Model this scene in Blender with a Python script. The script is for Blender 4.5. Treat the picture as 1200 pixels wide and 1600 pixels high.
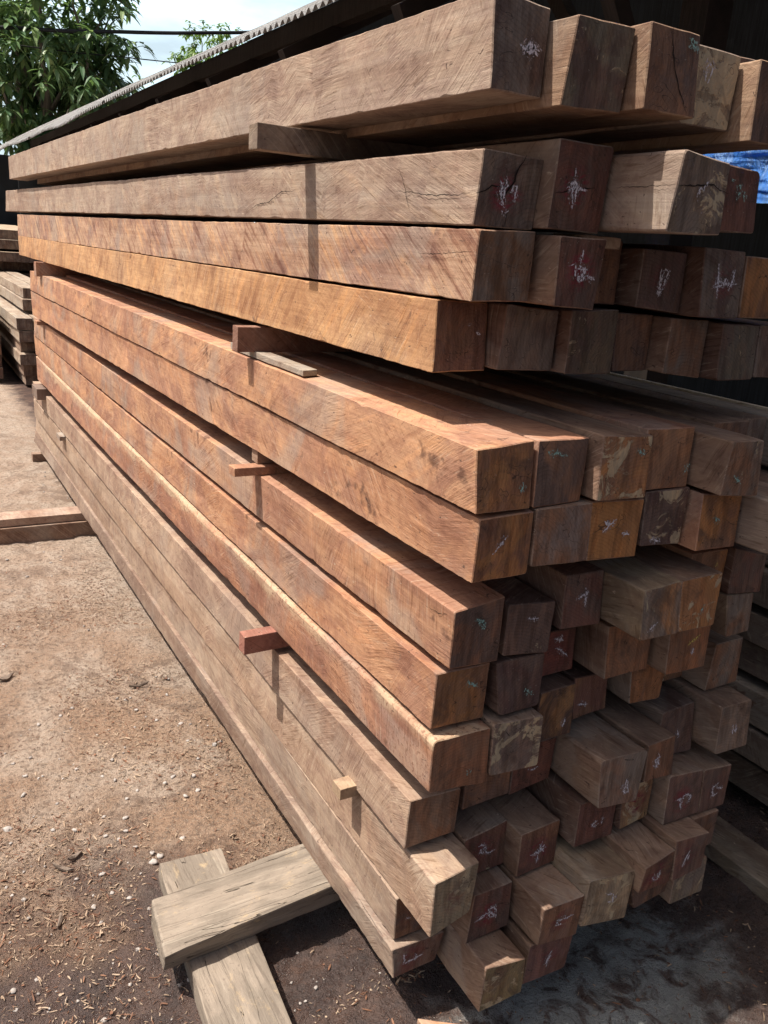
import bpy, bmesh, math, random
from mathutils import Vector, Matrix, noise
R = math.radians
for o in list(bpy.data.objects): bpy.data.objects.remove(o)
scene = bpy.context.scene
COL = scene.collection

# ---------------------------------------------------------------- camera
CAM_H = 1.70
rows = [[0.8660825, -0.4945664, 0.0728363], [0.0891042, 0.2960945, 0.9509934], [0.4918958, 0.8171488, -0.3005102]]
cd = bpy.data.cameras.new('camera'); cam = bpy.data.objects.new('camera', cd); COL.objects.link(cam)
rt, up, fw = [Vector(r) for r in rows]
M = Matrix((rt, up, -fw)).transposed().to_4x4(); M.translation = Vector((0, 0, CAM_H))
cam.matrix_world = M
cd.sensor_fit = 'VERTICAL'; cd.sensor_height = 32; cd.sensor_width = 24; cd.lens = 26.1659
cd.clip_start = 0.02; cd.clip_end = 600
scene.camera = cam

# ---------------------------------------------------------------- light
SUN = Vector((0.44, -0.15, -0.92)).normalized()          # direction the light travels
elev = math.asin(-SUN.z)
az = math.atan2(-SUN.x, -SUN.y)                          # compass angle from +Y toward +X of the sun
w = bpy.data.worlds.new("World"); scene.world = w; w.use_nodes = True
nt = w.node_tree; nt.nodes.clear()
sky = nt.nodes.new('ShaderNodeTexSky'); sky.sky_type = 'NISHITA'; sky.sun_disc = False
sky.sun_elevation = elev; sky.sun_rotation = az; sky.dust_density = 6.0; sky.air_density = 1.2; sky.altitude = 20
bg = nt.nodes.new('ShaderNodeBackground'); bg.inputs['Strength'].default_value = 0.085
wo = nt.nodes.new('ShaderNodeOutputWorld')
# thin bright cloud veil over the blue
tcw = nt.nodes.new('ShaderNodeTexCoord'); mp = nt.nodes.new('ShaderNodeMapping'); mp.inputs['Scale'].default_value = (1.0, 1.0, 3.0)
cn = nt.nodes.new('ShaderNodeTexNoise'); cn.inputs['Scale'].default_value = 2.6; cn.inputs['Detail'].default_value = 7; cn.inputs['Roughness'].default_value = .58
mr = nt.nodes.new('ShaderNodeMapRange'); mr.inputs[1].default_value = .40; mr.inputs[2].default_value = .66; mr.inputs[3].default_value = .35; mr.inputs[4].default_value = 1.0
cm = nt.nodes.new('ShaderNodeMix'); cm.data_type = 'RGBA'; cm.inputs[7].default_value = (11.5, 14.4, 16.0, 1)
# the veil lies in the part of the sky ahead, over the far end of the yard
dp = nt.nodes.new('ShaderNodeVectorMath'); dp.operation = 'DOT_PRODUCT'; dp.inputs[1].default_value = (.24, .94, .22)
dr = nt.nodes.new('ShaderNodeMapRange'); dr.inputs[1].default_value = .70; dr.inputs[2].default_value = .93
ml = nt.nodes.new('ShaderNodeMath'); ml.operation = 'MULTIPLY'
L_ = nt.links.new
L_(tcw.outputs['Generated'], mp.inputs[0]); L_(mp.outputs[0], cn.inputs['Vector']); L_(cn.outputs['Fac'], mr.inputs[0])
L_(tcw.outputs['Generated'], dp.inputs[0]); L_(dp.outputs['Value'], dr.inputs[0]); L_(mr.outputs[0], ml.inputs[0]); L_(dr.outputs[0], ml.inputs[1])
L_(ml.outputs[0], cm.inputs[0]); L_(sky.outputs[0], cm.inputs[6])
nt.links.new(cm.outputs[2], bg.inputs[0]); nt.links.new(bg.outputs[0], wo.inputs[0])
sl = bpy.data.lights.new('sun', 'SUN'); sl.energy = 5.0; sl.angle = R(0.5); sl.color = (1.0, 0.94, 0.85)
so = bpy.data.objects.new('sun', sl); COL.objects.link(so)
so.rotation_euler = SUN.to_track_quat('-Z', 'Y').to_euler(); so.location = (-4, 2, 9)
scene.view_settings.view_transform = 'Standard'; scene.view_settings.look = 'None'
scene.view_settings.exposure = 0.54; scene.view_settings.gamma = 1.0

# ---------------------------------------------------------------- measured tables (metres)
BEAM_CORNERS = {
 'A1':[[0.8117,1.1472,2.0737],[0.9244,1.1537,2.0673],[0.9235,1.1517,1.9407],[0.8144,1.1397,1.9375],[0.8034,6.6314,2.0999],[0.9232,6.6314,2.0999],[0.9232,6.6636,1.9588],[0.8073,6.6636,1.9588]],
 'A2':[[0.9287,1.0929,2.0526],[1.0491,1.0949,2.0535],[1.0482,1.1019,1.9318],[0.9281,1.1074,1.9281],[0.928,6.2801,2.0538],[1.0488,6.2801,2.0538],[1.0488,6.2801,1.9296],[0.928,6.2801,1.9296]],
 'A3':[[1.0527,1.067,2.0610],[1.1684,1.071,2.0613],[1.1691,1.0585,1.9374],[1.0537,1.0585,1.9362],[1.0534,6.4893,2.0598],[1.1689,6.4893,2.0598],[1.1689,6.4893,1.9378],[1.0534,6.4893,1.9378]],
 'A4':[[1.1738,1.0937,2.054],[1.2967,1.0911,2.0533],[1.2966,1.0946,1.9354],[1.174,1.0956,1.9342],[1.1738,6.0864,2.054],[1.2967,6.0864,2.054],[1.2967,6.0864,1.9343],[1.1738,6.0864,1.9343]],
 'A5':[[1.3026,1.0558,2.0457],[1.4228,1.0528,2.044],[1.4228,1.0528,1.9202],[1.3035,1.0498,1.9181],[1.3028,6.3233,2.044],[1.4228,6.3233,2.044],[1.4228,6.3233,1.9202],[1.3028,6.3233,1.9202]],
 'B1':[[0.8509,1.1887,1.8624],[0.9746,1.1882,1.8588],[0.9737,1.1952,1.7465],[0.8504,1.1987,1.7455],[0.8497,7.2727,1.8983],[0.9739,7.2727,1.8983],[0.9739,7.3284,1.7526],[0.8477,7.3284,1.7526]],
 'B2':[[0.9748,1.1532,1.8911],[1.0944,1.1512,1.8904],[1.0942,1.1612,1.7495],[0.9749,1.1587,1.7513],[0.975,6.4109,1.8891],[1.0944,6.4109,1.8891],[1.0944,6.4109,1.7506],[0.975,6.4109,1.7506]],
 'B3':[[1.1025,1.0034,1.8813],[1.2243,1.0129,1.8725],[1.2235,1.0089,1.7602],[1.1027,1.0169,1.7565],[1.1028,6.1285,1.8776],[1.2235,6.1285,1.8776],[1.2235,6.1285,1.758],[1.1028,6.1285,1.758]],
 'B4':[[1.2314,1.0471,1.8774],[1.3525,1.0519,1.8753],[1.352,1.0424,1.7715],[1.2314,1.0471,1.7685],[1.2314,6.4422,1.8774],[1.3523,6.4422,1.8774],[1.3523,6.4422,1.7685],[1.2314,6.4422,1.7685]],
 'C1':[[0.8519,1.1799,1.7399],[0.9732,1.1854,1.7435],[0.9737,1.1839,1.6272],[0.8519,1.1844,1.6241],[0.8508,6.7182,1.7329],[0.9735,6.7182,1.7329],[0.9735,6.7161,1.5911],[0.847,6.7161,1.5911]],
 'C2':[[0.9898,1.1396,1.7406],[1.0981,1.1401,1.7428],[1.0975,1.1501,1.6198],[0.9899,1.1341,1.6247],[0.9895,6.456,1.7436],[1.0979,6.456,1.7436],[1.0979,6.456,1.6215],[0.9895,6.456,1.6215]],
 'C3':[[1.1084,1.2346,1.7447],[1.2305,1.2356,1.7445],[1.2302,1.2336,1.6265],[1.1084,1.2346,1.6255],[1.1084,6.2647,1.7447],[1.2303,6.2647,1.7447],[1.2303,6.2647,1.6255],[1.1084,6.2647,1.6255]],
 'C4':[[1.2406,1.189,1.734],[1.3605,1.1895,1.732],[1.3607,1.1875,1.6175],[1.2411,1.1885,1.6261],[1.2406,6.2437,1.7337],[1.3606,6.2437,1.7337],[1.3606,6.2437,1.6183],[1.2406,6.2437,1.6183]],
 'C5':[[1.3676,1.1569,1.7455],[1.4858,1.1549,1.7434],[1.4863,1.1459,1.6149],[1.3676,1.1419,1.6149],[1.3676,6.405,1.7424],[1.4862,6.405,1.7424],[1.4862,6.405,1.6136],[1.3676,6.405,1.6136]],
 'C6':[[1.4921,1.1551,1.7365],[1.6124,1.1508,1.7363],[1.6124,1.1508,1.6172],[1.4923,1.1466,1.6175],[1.4924,6.4929,1.7363],[1.6124,6.4929,1.7363],[1.6124,6.4929,1.6172],[1.4924,6.4929,1.6172]],
 'D1':[[0.852,1.2858,1.6175],[0.9682,1.2928,1.615],[0.9693,1.2818,1.4919],[0.8517,1.2828,1.4878],[0.8461,6.7087,1.5913],[0.9685,6.7087,1.5913],[0.9685,6.6872,1.4617],[0.8448,6.6872,1.4617]],
 'D2':[[0.9738,1.2408,1.6188],[1.099,1.2398,1.6111],[1.0992,1.2428,1.4973],[0.9735,1.2523,1.4978],[0.9735,6.486,1.6165],[1.0993,6.486,1.6165],[1.0993,6.486,1.4973],[0.9735,6.486,1.4973]],
 'D3':[[1.1067,1.2133,1.6139],[1.2271,1.2163,1.6171],[1.2268,1.2123,1.4949],[1.1067,1.2138,1.4945],[1.1067,6.4681,1.6154],[1.2268,6.4681,1.6154],[1.2268,6.4681,1.4949],[1.1067,6.4681,1.4949]],
 'D4':[[1.2346,1.2266,1.6119],[1.3409,1.2311,1.6100],[1.341,1.2321,1.4975],[1.2352,1.2166,1.4994],[1.2346,6.13,1.6119],[1.341,6.13,1.6119],[1.341,6.13,1.4970],[1.2346,6.13,1.4970]],
 'D5':[[1.345,1.1861,1.6085],[1.4586,1.1896,1.6071],[1.4579,1.1891,1.4876],[1.3458,1.1886,1.4991],[1.3451,6.324,1.6113],[1.4588,6.324,1.6113],[1.4588,6.324,1.4931],[1.3451,6.324,1.4931]],
 'D6':[[1.4638,1.1581,1.6042],[1.5803,1.1601,1.5998],[1.5804,1.1526,1.4896],[1.4639,1.1501,1.4887],[1.464,6.3672,1.6060],[1.5806,6.3672,1.6060],[1.5806,6.3672,1.4887],[1.464,6.3672,1.4887]],
 'D7':[[1.5876,1.163,1.6023],[1.7076,1.1595,1.6046],[1.7076,1.1595,1.4904],[1.588,1.156,1.4930],[1.5876,6.4743,1.6046],[1.7076,6.4743,1.6046],[1.7076,6.4743,1.4904],[1.5876,6.4743,1.4904]],
 'E1':[[0.8332,1.0992,1.389],[0.9591,1.1032,1.3973],[0.9591,1.0917,1.2762],[0.8371,1.0882,1.2782],[0.8326,6.1089,1.3853],[0.9581,6.1089,1.3853],[0.9581,6.1196,1.262],[0.8279,6.1196,1.262]],
 'E2':[[0.9684,1.1024,1.3981],[1.0871,1.1019,1.3973],[1.0868,1.1019,1.2764],[0.9682,1.0954,1.2753],[0.9684,6.11,1.3978],[1.0869,6.11,1.3978],[1.0869,6.11,1.2764],[0.9684,6.11,1.2764]],
 'E3':[[1.1005,1.08,1.4064],[1.2233,1.076,1.4005],[1.2238,1.0705,1.2804],[1.1006,1.0735,1.2825],[1.0998,6.274,1.4035],[1.2239,6.274,1.4035],[1.2239,6.274,1.2807],[1.0998,6.274,1.2807]],
 'E4':[[1.2335,1.0999,1.4072],[1.3569,1.0929,1.4087],[1.3573,1.0894,1.2877],[1.2347,1.0849,1.2907],[1.2341,6.2721,1.4082],[1.3571,6.2721,1.4082],[1.3571,6.2721,1.2882],[1.2341,6.2721,1.2882]],
 'E5':[[1.3661,1.0087,1.3981],[1.4761,1.0192,1.3942],[1.4764,1.0112,1.2805],[1.3678,1.0152,1.2884],[1.3661,6.2751,1.3974],[1.4771,6.2751,1.3974],[1.4771,6.2751,1.2835],[1.3661,6.2751,1.2835]],
 'E6':[[1.4829,1.1482,1.4],[1.6016,1.1522,1.4002],[1.6013,1.1502,1.2807],[1.4832,1.1502,1.2807],[1.4832,6.4814,1.4002],[1.6013,6.4814,1.4002],[1.6013,6.4814,1.2807],[1.4832,6.4814,1.2807]],
 'F1':[[0.8466,1.0866,1.2685],[0.9706,1.0921,1.2702],[0.9723,1.0941,1.1496],[0.8481,1.0916,1.1479],[0.8327,6.1294,1.2532],[0.9701,6.1294,1.2532],[0.9701,6.0458,1.1078],[0.8256,6.0458,1.1078]],
 'F2':[[0.9771,1.0914,1.2723],[1.107,1.0889,1.2748],[1.1072,1.0824,1.1608],[0.9788,1.0914,1.1610],[0.9778,6.1507,1.2742],[1.1065,6.1507,1.2742],[1.1065,6.1507,1.1594],[0.9778,6.1507,1.1594]],
 'F3':[[1.1086,1.0908,1.2753],[1.2363,1.0813,1.2748],[1.2358,1.0813,1.1558],[1.1101,1.0853,1.1593],[1.1094,6.2849,1.2765],[1.2368,6.2849,1.2765],[1.2368,6.2849,1.1575],[1.1094,6.2849,1.1575]],
 'F4':[[1.2466,1.0899,1.2844],[1.3666,1.0844,1.2871],[1.3654,1.0884,1.1654],[1.2496,1.0849,1.1730],[1.2472,6.3385,1.2862],[1.3666,6.3385,1.2862],[1.3666,6.3385,1.1682],[1.2472,6.3385,1.1682]],
 'F5':[[1.3747,1.0589,1.279],[1.4899,1.0534,1.267],[1.4919,1.0494,1.1573],[1.374,1.0514,1.1593],[1.3732,6.4726,1.2742],[1.4922,6.4726,1.2742],[1.4922,6.4726,1.1576],[1.3732,6.4726,1.1576]],
 'F6':[[1.4986,0.9859,1.2728],[1.6196,0.9807,1.2751],[1.6196,0.9807,1.16],[1.5005,0.9754,1.1629],[1.4996,6.3119,1.2751],[1.6196,6.3119,1.2751],[1.6196,6.3119,1.16],[1.4996,6.3119,1.16]],
 'G1':[[0.8519,1.136,1.0727],[0.9793,1.151,1.0792],[0.9757,1.1475,0.9446],[0.8571,1.1435,0.9497],[0.8575,6.2249,1.0777],[0.9758,6.2249,1.0777],[0.9758,6.2528,0.9498],[0.8552,6.2528,0.9498]],
 'G2':[[0.9947,1.1548,1.0577],[1.1098,1.1493,1.0505],[1.1095,1.1513,0.9355],[0.9964,1.1598,0.9430],[0.9929,6.4684,1.0547],[1.1119,6.4684,1.0547],[1.1119,6.4684,0.9387],[0.9929,6.4684,0.9387]],
 'G3':[[1.1239,1.1439,1.1046],[1.2335,1.1509,1.1012],[1.2343,1.1414,0.982],[1.1262,1.1434,0.9866],[1.1233,6.2713,1.1033],[1.2347,6.2713,1.1033],[1.2347,6.2713,0.9825],[1.1233,6.2713,0.9825]],
 'G4':[[1.2342,1.0416,1.0979],[1.3468,1.0471,1.1004],[1.3477,1.0356,0.9882],[1.2381,1.0336,0.9915],[1.2358,6.3541,1.1013],[1.3474,6.3541,1.1013],[1.3474,6.3541,0.9872],[1.2358,6.3541,0.9872]],
 'G5':[[1.3458,1.0463,1.1008],[1.4646,1.0428,1.1058],[1.464,1.0388,0.9855],[1.349,1.0353,0.9894],[1.3473,6.2642,1.1044],[1.4643,6.2642,1.1044],[1.4643,6.2642,0.9866],[1.3473,6.2642,0.9866]],
 'G6':[[1.4642,1.1238,1.1162],[1.5811,1.1238,1.1162],[1.5811,1.1238,0.9962],[1.4642,1.1238,0.9962],[1.4642,6.1476,1.1162],[1.5811,6.1476,1.1162],[1.5811,6.1476,0.9962],[1.4642,6.1476,0.9962]],
 'G7':[[1.5852,1.1093,1.1209],[1.6888,1.0993,1.095],[1.6938,1.1013,1.0032],[1.5838,1.1063,1.0112],[1.5818,6.3616,1.1118],[1.695,6.3616,1.1118],[1.695,6.3616,1.0057],[1.5818,6.3616,1.0057]],
 'H1':[[0.8476,1.1634,0.9307],[0.9717,1.1629,0.9321],[0.974,1.1664,0.8052],[0.8497,1.1729,0.8041],[0.8597,6.2858,0.9459],[0.9739,6.2858,0.9459],[0.9739,6.2686,0.8166],[0.8633,6.2686,0.8166]],
 'H2':[[0.9874,1.1623,0.9294],[1.1089,1.1578,0.9309],[1.1099,1.1553,0.8097],[0.9948,1.1463,0.8147],[0.9903,6.1359,0.9331],[1.1102,6.1359,0.9331],[1.1102,6.1359,0.8099],[0.9903,6.1359,0.8099]],
 'H3':[[1.1294,1.2224,0.9390],[1.2529,1.2229,0.9349],[1.2581,1.2219,0.8318],[1.1294,1.2224,0.8272],[1.1294,6.257,0.9390],[1.2553,6.257,0.9390],[1.2553,6.257,0.8272],[1.1294,6.257,0.8272]],
 'H4':[[1.2725,1.1487,0.9648],[1.4015,1.1422,0.9655],[1.4019,1.1392,0.8442],[1.2729,1.1387,0.8442],[1.2728,6.2128,0.9655],[1.4015,6.2128,0.9655],[1.4015,6.2128,0.8437],[1.2728,6.2128,0.8437]],
 'H5':[[1.4193,1.1084,0.9499],[1.5459,1.1024,0.9463],[1.5479,1.1009,0.8403],[1.4207,1.1019,0.8432],[1.4198,6.1268,0.9513],[1.5485,6.1268,0.9513],[1.5485,6.1268,0.8418],[1.4198,6.1268,0.8418]],
 'H6':[[1.582,1.1028,1.0097],[1.686,1.1088,1.0013],[1.6895,1.1053,0.9025],[1.5868,1.0888,0.9118],[1.5808,6.1496,1.0072],[1.6881,6.1496,1.0072],[1.6881,6.1496,0.9002],[1.5808,6.1496,0.9002]],
 'I1':[[0.8436,1.1499,0.7919],[0.976,1.1414,0.7969],[0.9781,1.1364,0.6715],[0.849,1.1544,0.6702],[0.858,6.2332,0.8128],[0.9776,6.2332,0.8128],[0.9776,6.1389,0.6649],[0.8495,6.1389,0.6649]],
 'I2':[[0.9815,1.1394,0.8041],[1.104,1.1299,0.8009],[1.1059,1.1289,0.6806],[0.9827,1.1359,0.6827],[0.9818,6.4479,0.8046],[1.107,6.4479,0.8046],[1.107,6.4479,0.6820],[0.9818,6.4479,0.6820]],
 'I3':[[1.133,1.1766,0.8205],[1.2452,1.1896,0.8158],[1.2449,1.1846,0.6922],[1.1303,1.1836,0.6939],[1.1303,6.222,0.8171],[1.2462,6.222,0.8171],[1.2462,6.222,0.6939],[1.1303,6.222,0.6939]],
 'I4':[[1.2665,1.2164,0.8084],[1.3756,1.2213,0.7999],[1.3831,1.2188,0.7033],[1.2703,1.2093,0.705],[1.2665,6.3828,0.8084],[1.381,6.3828,0.8084],[1.381,6.3828,0.7009],[1.2665,6.3828,0.7009]],
 'I5':[[1.4008,1.1801,0.8402],[1.5184,1.1781,0.8412],[1.5162,1.1796,0.722],[1.4071,1.1746,0.7323],[1.4015,6.0689,0.8412],[1.5184,6.0689,0.8412],[1.5184,6.0689,0.7249],[1.4015,6.0689,0.7249]],
 'I6':[[1.5278,1.2303,0.8422],[1.6493,1.2303,0.8422],[1.6502,1.2303,0.7264],[1.5278,1.2303,0.7247],[1.5278,6.4618,0.8422],[1.6493,6.4618,0.8422],[1.6493,6.4618,0.7247],[1.5278,6.4618,0.7247]],
 'I7':[[1.6572,1.1566,0.8492],[1.7694,1.1656,0.8435],[1.7699,1.1601,0.7231],[1.6544,1.1606,0.7208],[1.6551,6.2917,0.8457],[1.7701,6.2917,0.8457],[1.7701,6.2917,0.7229],[1.6551,6.2917,0.7229]],
 'J1':[[0.8527,1.2214,0.6053],[0.9783,1.2149,0.6055],[0.9772,1.2199,0.4885],[0.8492,1.2204,0.4866],[0.8536,6.4191,0.6060],[0.9784,6.4191,0.6060],[0.9784,6.4191,0.4897],[0.8536,6.4191,0.4897]],
 'J2':[[0.9975,1.2276,0.6540],[1.1235,1.2276,0.6540],[1.1273,1.2281,0.5373],[0.9973,1.2271,0.5339],[0.9975,6.1742,0.6540],[1.1235,6.1742,0.6540],[1.1235,6.1742,0.5341],[0.9975,6.1742,0.5341]],
 'J3':[[1.128,1.2277,0.6573],[1.2485,1.2252,0.6575],[1.2491,1.2337,0.5398],[1.1261,1.2242,0.5369],[1.128,6.2193,0.6573],[1.2483,6.2193,0.6573],[1.2483,6.2193,0.5387],[1.128,6.2193,0.5387]],
 'J4':[[1.2539,1.0904,0.6737],[1.3825,1.0764,0.6787],[1.3744,1.0774,0.5442],[1.2594,1.0829,0.5554],[1.2558,6.2066,0.6757],[1.3804,6.2066,0.6757],[1.3804,6.2066,0.5511],[1.2558,6.2066,0.5511]],
 'J5':[[1.3948,1.0879,0.6783],[1.4963,1.0994,0.6723],[1.5003,1.0914,0.5707],[1.4022,1.0884,0.5799],[1.3951,6.4876,0.6791],[1.5008,6.4876,0.6791],[1.5008,6.4876,0.5707],[1.3951,6.4876,0.5707]],
 'J6':[[1.5061,1.1524,0.6980],[1.6262,1.1609,0.6985],[1.6244,1.1439,0.5718],[1.5061,1.1524,0.5733],[1.5061,6.2433,0.6980],[1.6258,6.2433,0.6980],[1.6258,6.2433,0.5733],[1.5061,6.2433,0.5733]],
 'J7':[[1.6361,1.0916,0.7168],[1.7514,1.0946,0.7133],[1.7513,1.0831,0.5883],[1.6364,1.0846,0.5906],[1.6352,6.2749,0.7145],[1.7522,6.2749,0.7145],[1.7522,6.2749,0.589],[1.6352,6.2749,0.589]],
 'K1':[[0.8633,1.1196,0.4712],[0.9841,1.1331,0.4729],[0.9789,1.1351,0.3420],[0.8593,1.1136,0.3408],[0.8618,6.4802,0.4702],[0.9803,6.4802,0.4702],[0.9803,6.4802,0.3428],[0.8618,6.4802,0.3428]],
 'K2':[[0.9917,1.1968,0.4770],[1.1206,1.2113,0.4821],[1.1201,1.2073,0.3634],[0.9943,1.2051,0.3611],[0.9943,6.4564,0.4791],[1.1178,6.4564,0.4791],[1.1178,6.4564,0.3611],[0.9943,6.4564,0.3611]],
 'K3':[[1.1191,1.1597,0.4767],[1.2374,1.1647,0.4777],[1.2385,1.1647,0.3613],[1.1202,1.1592,0.3601],[1.1203,6.2278,0.4777],[1.2375,6.2278,0.4777],[1.2375,6.2278,0.3598],[1.1203,6.2278,0.3598]],
 'K4':[[1.248,1.1237,0.542],[1.3665,1.1237,0.542],[1.3674,1.1232,0.4222],[1.2501,1.1242,0.4238],[1.248,6.1883,0.542],[1.3665,6.1883,0.542],[1.3665,6.1883,0.4219],[1.248,6.1883,0.4219]],
 'K5':[[1.3719,1.1182,0.5524],[1.4779,1.1212,0.5489],[1.4803,1.1232,0.4383],[1.3752,1.1102,0.4417],[1.3719,6.4132,0.5524],[1.4805,6.4132,0.5524],[1.4805,6.4132,0.4383],[1.3719,6.4132,0.4383]],
 'K6':[[1.4886,1.0866,0.5701],[1.6011,1.0811,0.5630],[1.6036,1.0746,0.4427],[1.4865,1.0776,0.4433],[1.4861,6.0984,0.5667],[1.6035,6.0984,0.5667],[1.6035,6.0984,0.4422],[1.4861,6.0984,0.4422]],
 'K7':[[1.6085,1.084,0.5573],[1.7094,1.082,0.5468],[1.7099,1.0815,0.4292],[1.6096,1.0765,0.4377],[1.6059,6.2265,0.5530],[1.7134,6.2265,0.5530],[1.7134,6.2265,0.4337],[1.6059,6.2265,0.4337]],
 'L1':[[0.8553,1.2426,0.3351],[0.9844,1.2441,0.3396],[0.9844,1.2441,0.2169],[0.861,1.2456,0.2167],[0.893,6.5957,0.3639],[0.9844,6.5957,0.3639],[0.9844,6.54,0.2216],[0.8736,6.54,0.2216]],
 'L2':[[1.0009,1.1527,0.3616],[1.1109,1.1582,0.3555],[1.1147,1.1562,0.2329],[0.9927,1.1542,0.2299],[0.996,6.4629,0.3578],[1.1132,6.4629,0.3578],[1.1132,6.4629,0.2323],[0.996,6.4629,0.2323]],
 'L3':[[1.1221,1.0598,0.3536],[1.236,1.0558,0.3524],[1.237,1.0623,0.2367],[1.1282,1.0708,0.2412],[1.1227,6.1551,0.3543],[1.2375,6.1551,0.3543],[1.2375,6.1551,0.2370],[1.1227,6.1551,0.2370]],
 'L4':[[1.2377,1.0497,0.3934],[1.3625,1.0327,0.3941],[1.3548,1.0322,0.2621],[1.2359,1.0522,0.2662],[1.2373,6.0854,0.3924],[1.3602,6.0854,0.3924],[1.3602,6.0854,0.2672],[1.2373,6.0854,0.2672]],
 'L5':[[1.3573,1.0031,0.4228],[1.4684,1.0181,0.4248],[1.4696,1.0191,0.3311],[1.3667,1.0181,0.3366],[1.3617,6.4045,0.4276],[1.4702,6.4045,0.4276],[1.4702,6.4045,0.3310],[1.3617,6.4045,0.3310]],
 'L6':[[1.472,1.0232,0.4411],[1.5788,1.0162,0.4374],[1.5837,1.0202,0.3310],[1.4753,1.0152,0.3339],[1.4716,6.3298,0.4411],[1.5824,6.3298,0.4411],[1.5824,6.3298,0.3303],[1.4716,6.3298,0.3303]],
 'L7':[[1.584,1.0661,0.4363],[1.6849,1.0726,0.4279],[1.6881,1.0761,0.3226],[1.5822,1.0716,0.3242],[1.5822,6.1569,0.4339],[1.6897,6.1569,0.4339],[1.6897,6.1569,0.3242],[1.5822,6.1569,0.3242]],
 'M1':[[0.8472,1.2293,0.2085],[0.9815,1.2178,0.2159],[0.9705,1.2268,0.1288],[0.8532,1.2223,0.1322],[0.8722,6.5298,0.2239],[0.9766,6.5298,0.2239],[0.9766,6.5298,0.1438],[0.8538,6.5298,0.1438]],
 'M2':[[0.9942,1.0772,0.2325],[1.0983,1.0687,0.2239],[1.1075,1.0752,0.1166],[0.9881,1.0757,0.1151],[0.9892,6.0821,0.2294],[1.1057,6.0821,0.2294],[1.1057,6.0821,0.1156],[0.9892,6.0821,0.1156]],
 'M3':[[1.1243,1.0882,0.2289],[1.2464,1.0777,0.2192],[1.2492,1.0892,0.1092],[1.122,1.0907,0.1151],[1.1245,6.365,0.2295],[1.259,6.365,0.2295],[1.259,6.365,0.1170],[1.1245,6.365,0.1170]],
 'M5':[[1.3811,1.0543,0.3315],[1.515,1.0543,0.3315],[1.5254,1.0613,0.2495],[1.4003,1.0473,0.2568],[1.3811,6.287,0.3315],[1.515,6.287,0.3315],[1.515,6.287,0.2386],[1.3811,6.287,0.2386]],
 'M6':[[1.5173,1.0401,0.3208],[1.64,1.0466,0.3248],[1.6421,1.0436,0.2194],[1.5246,1.0441,0.2217],[1.5212,6.3671,0.3254],[1.6406,6.3671,0.3254],[1.6406,6.3671,0.2178],[1.5212,6.3671,0.2178]],
}
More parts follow.
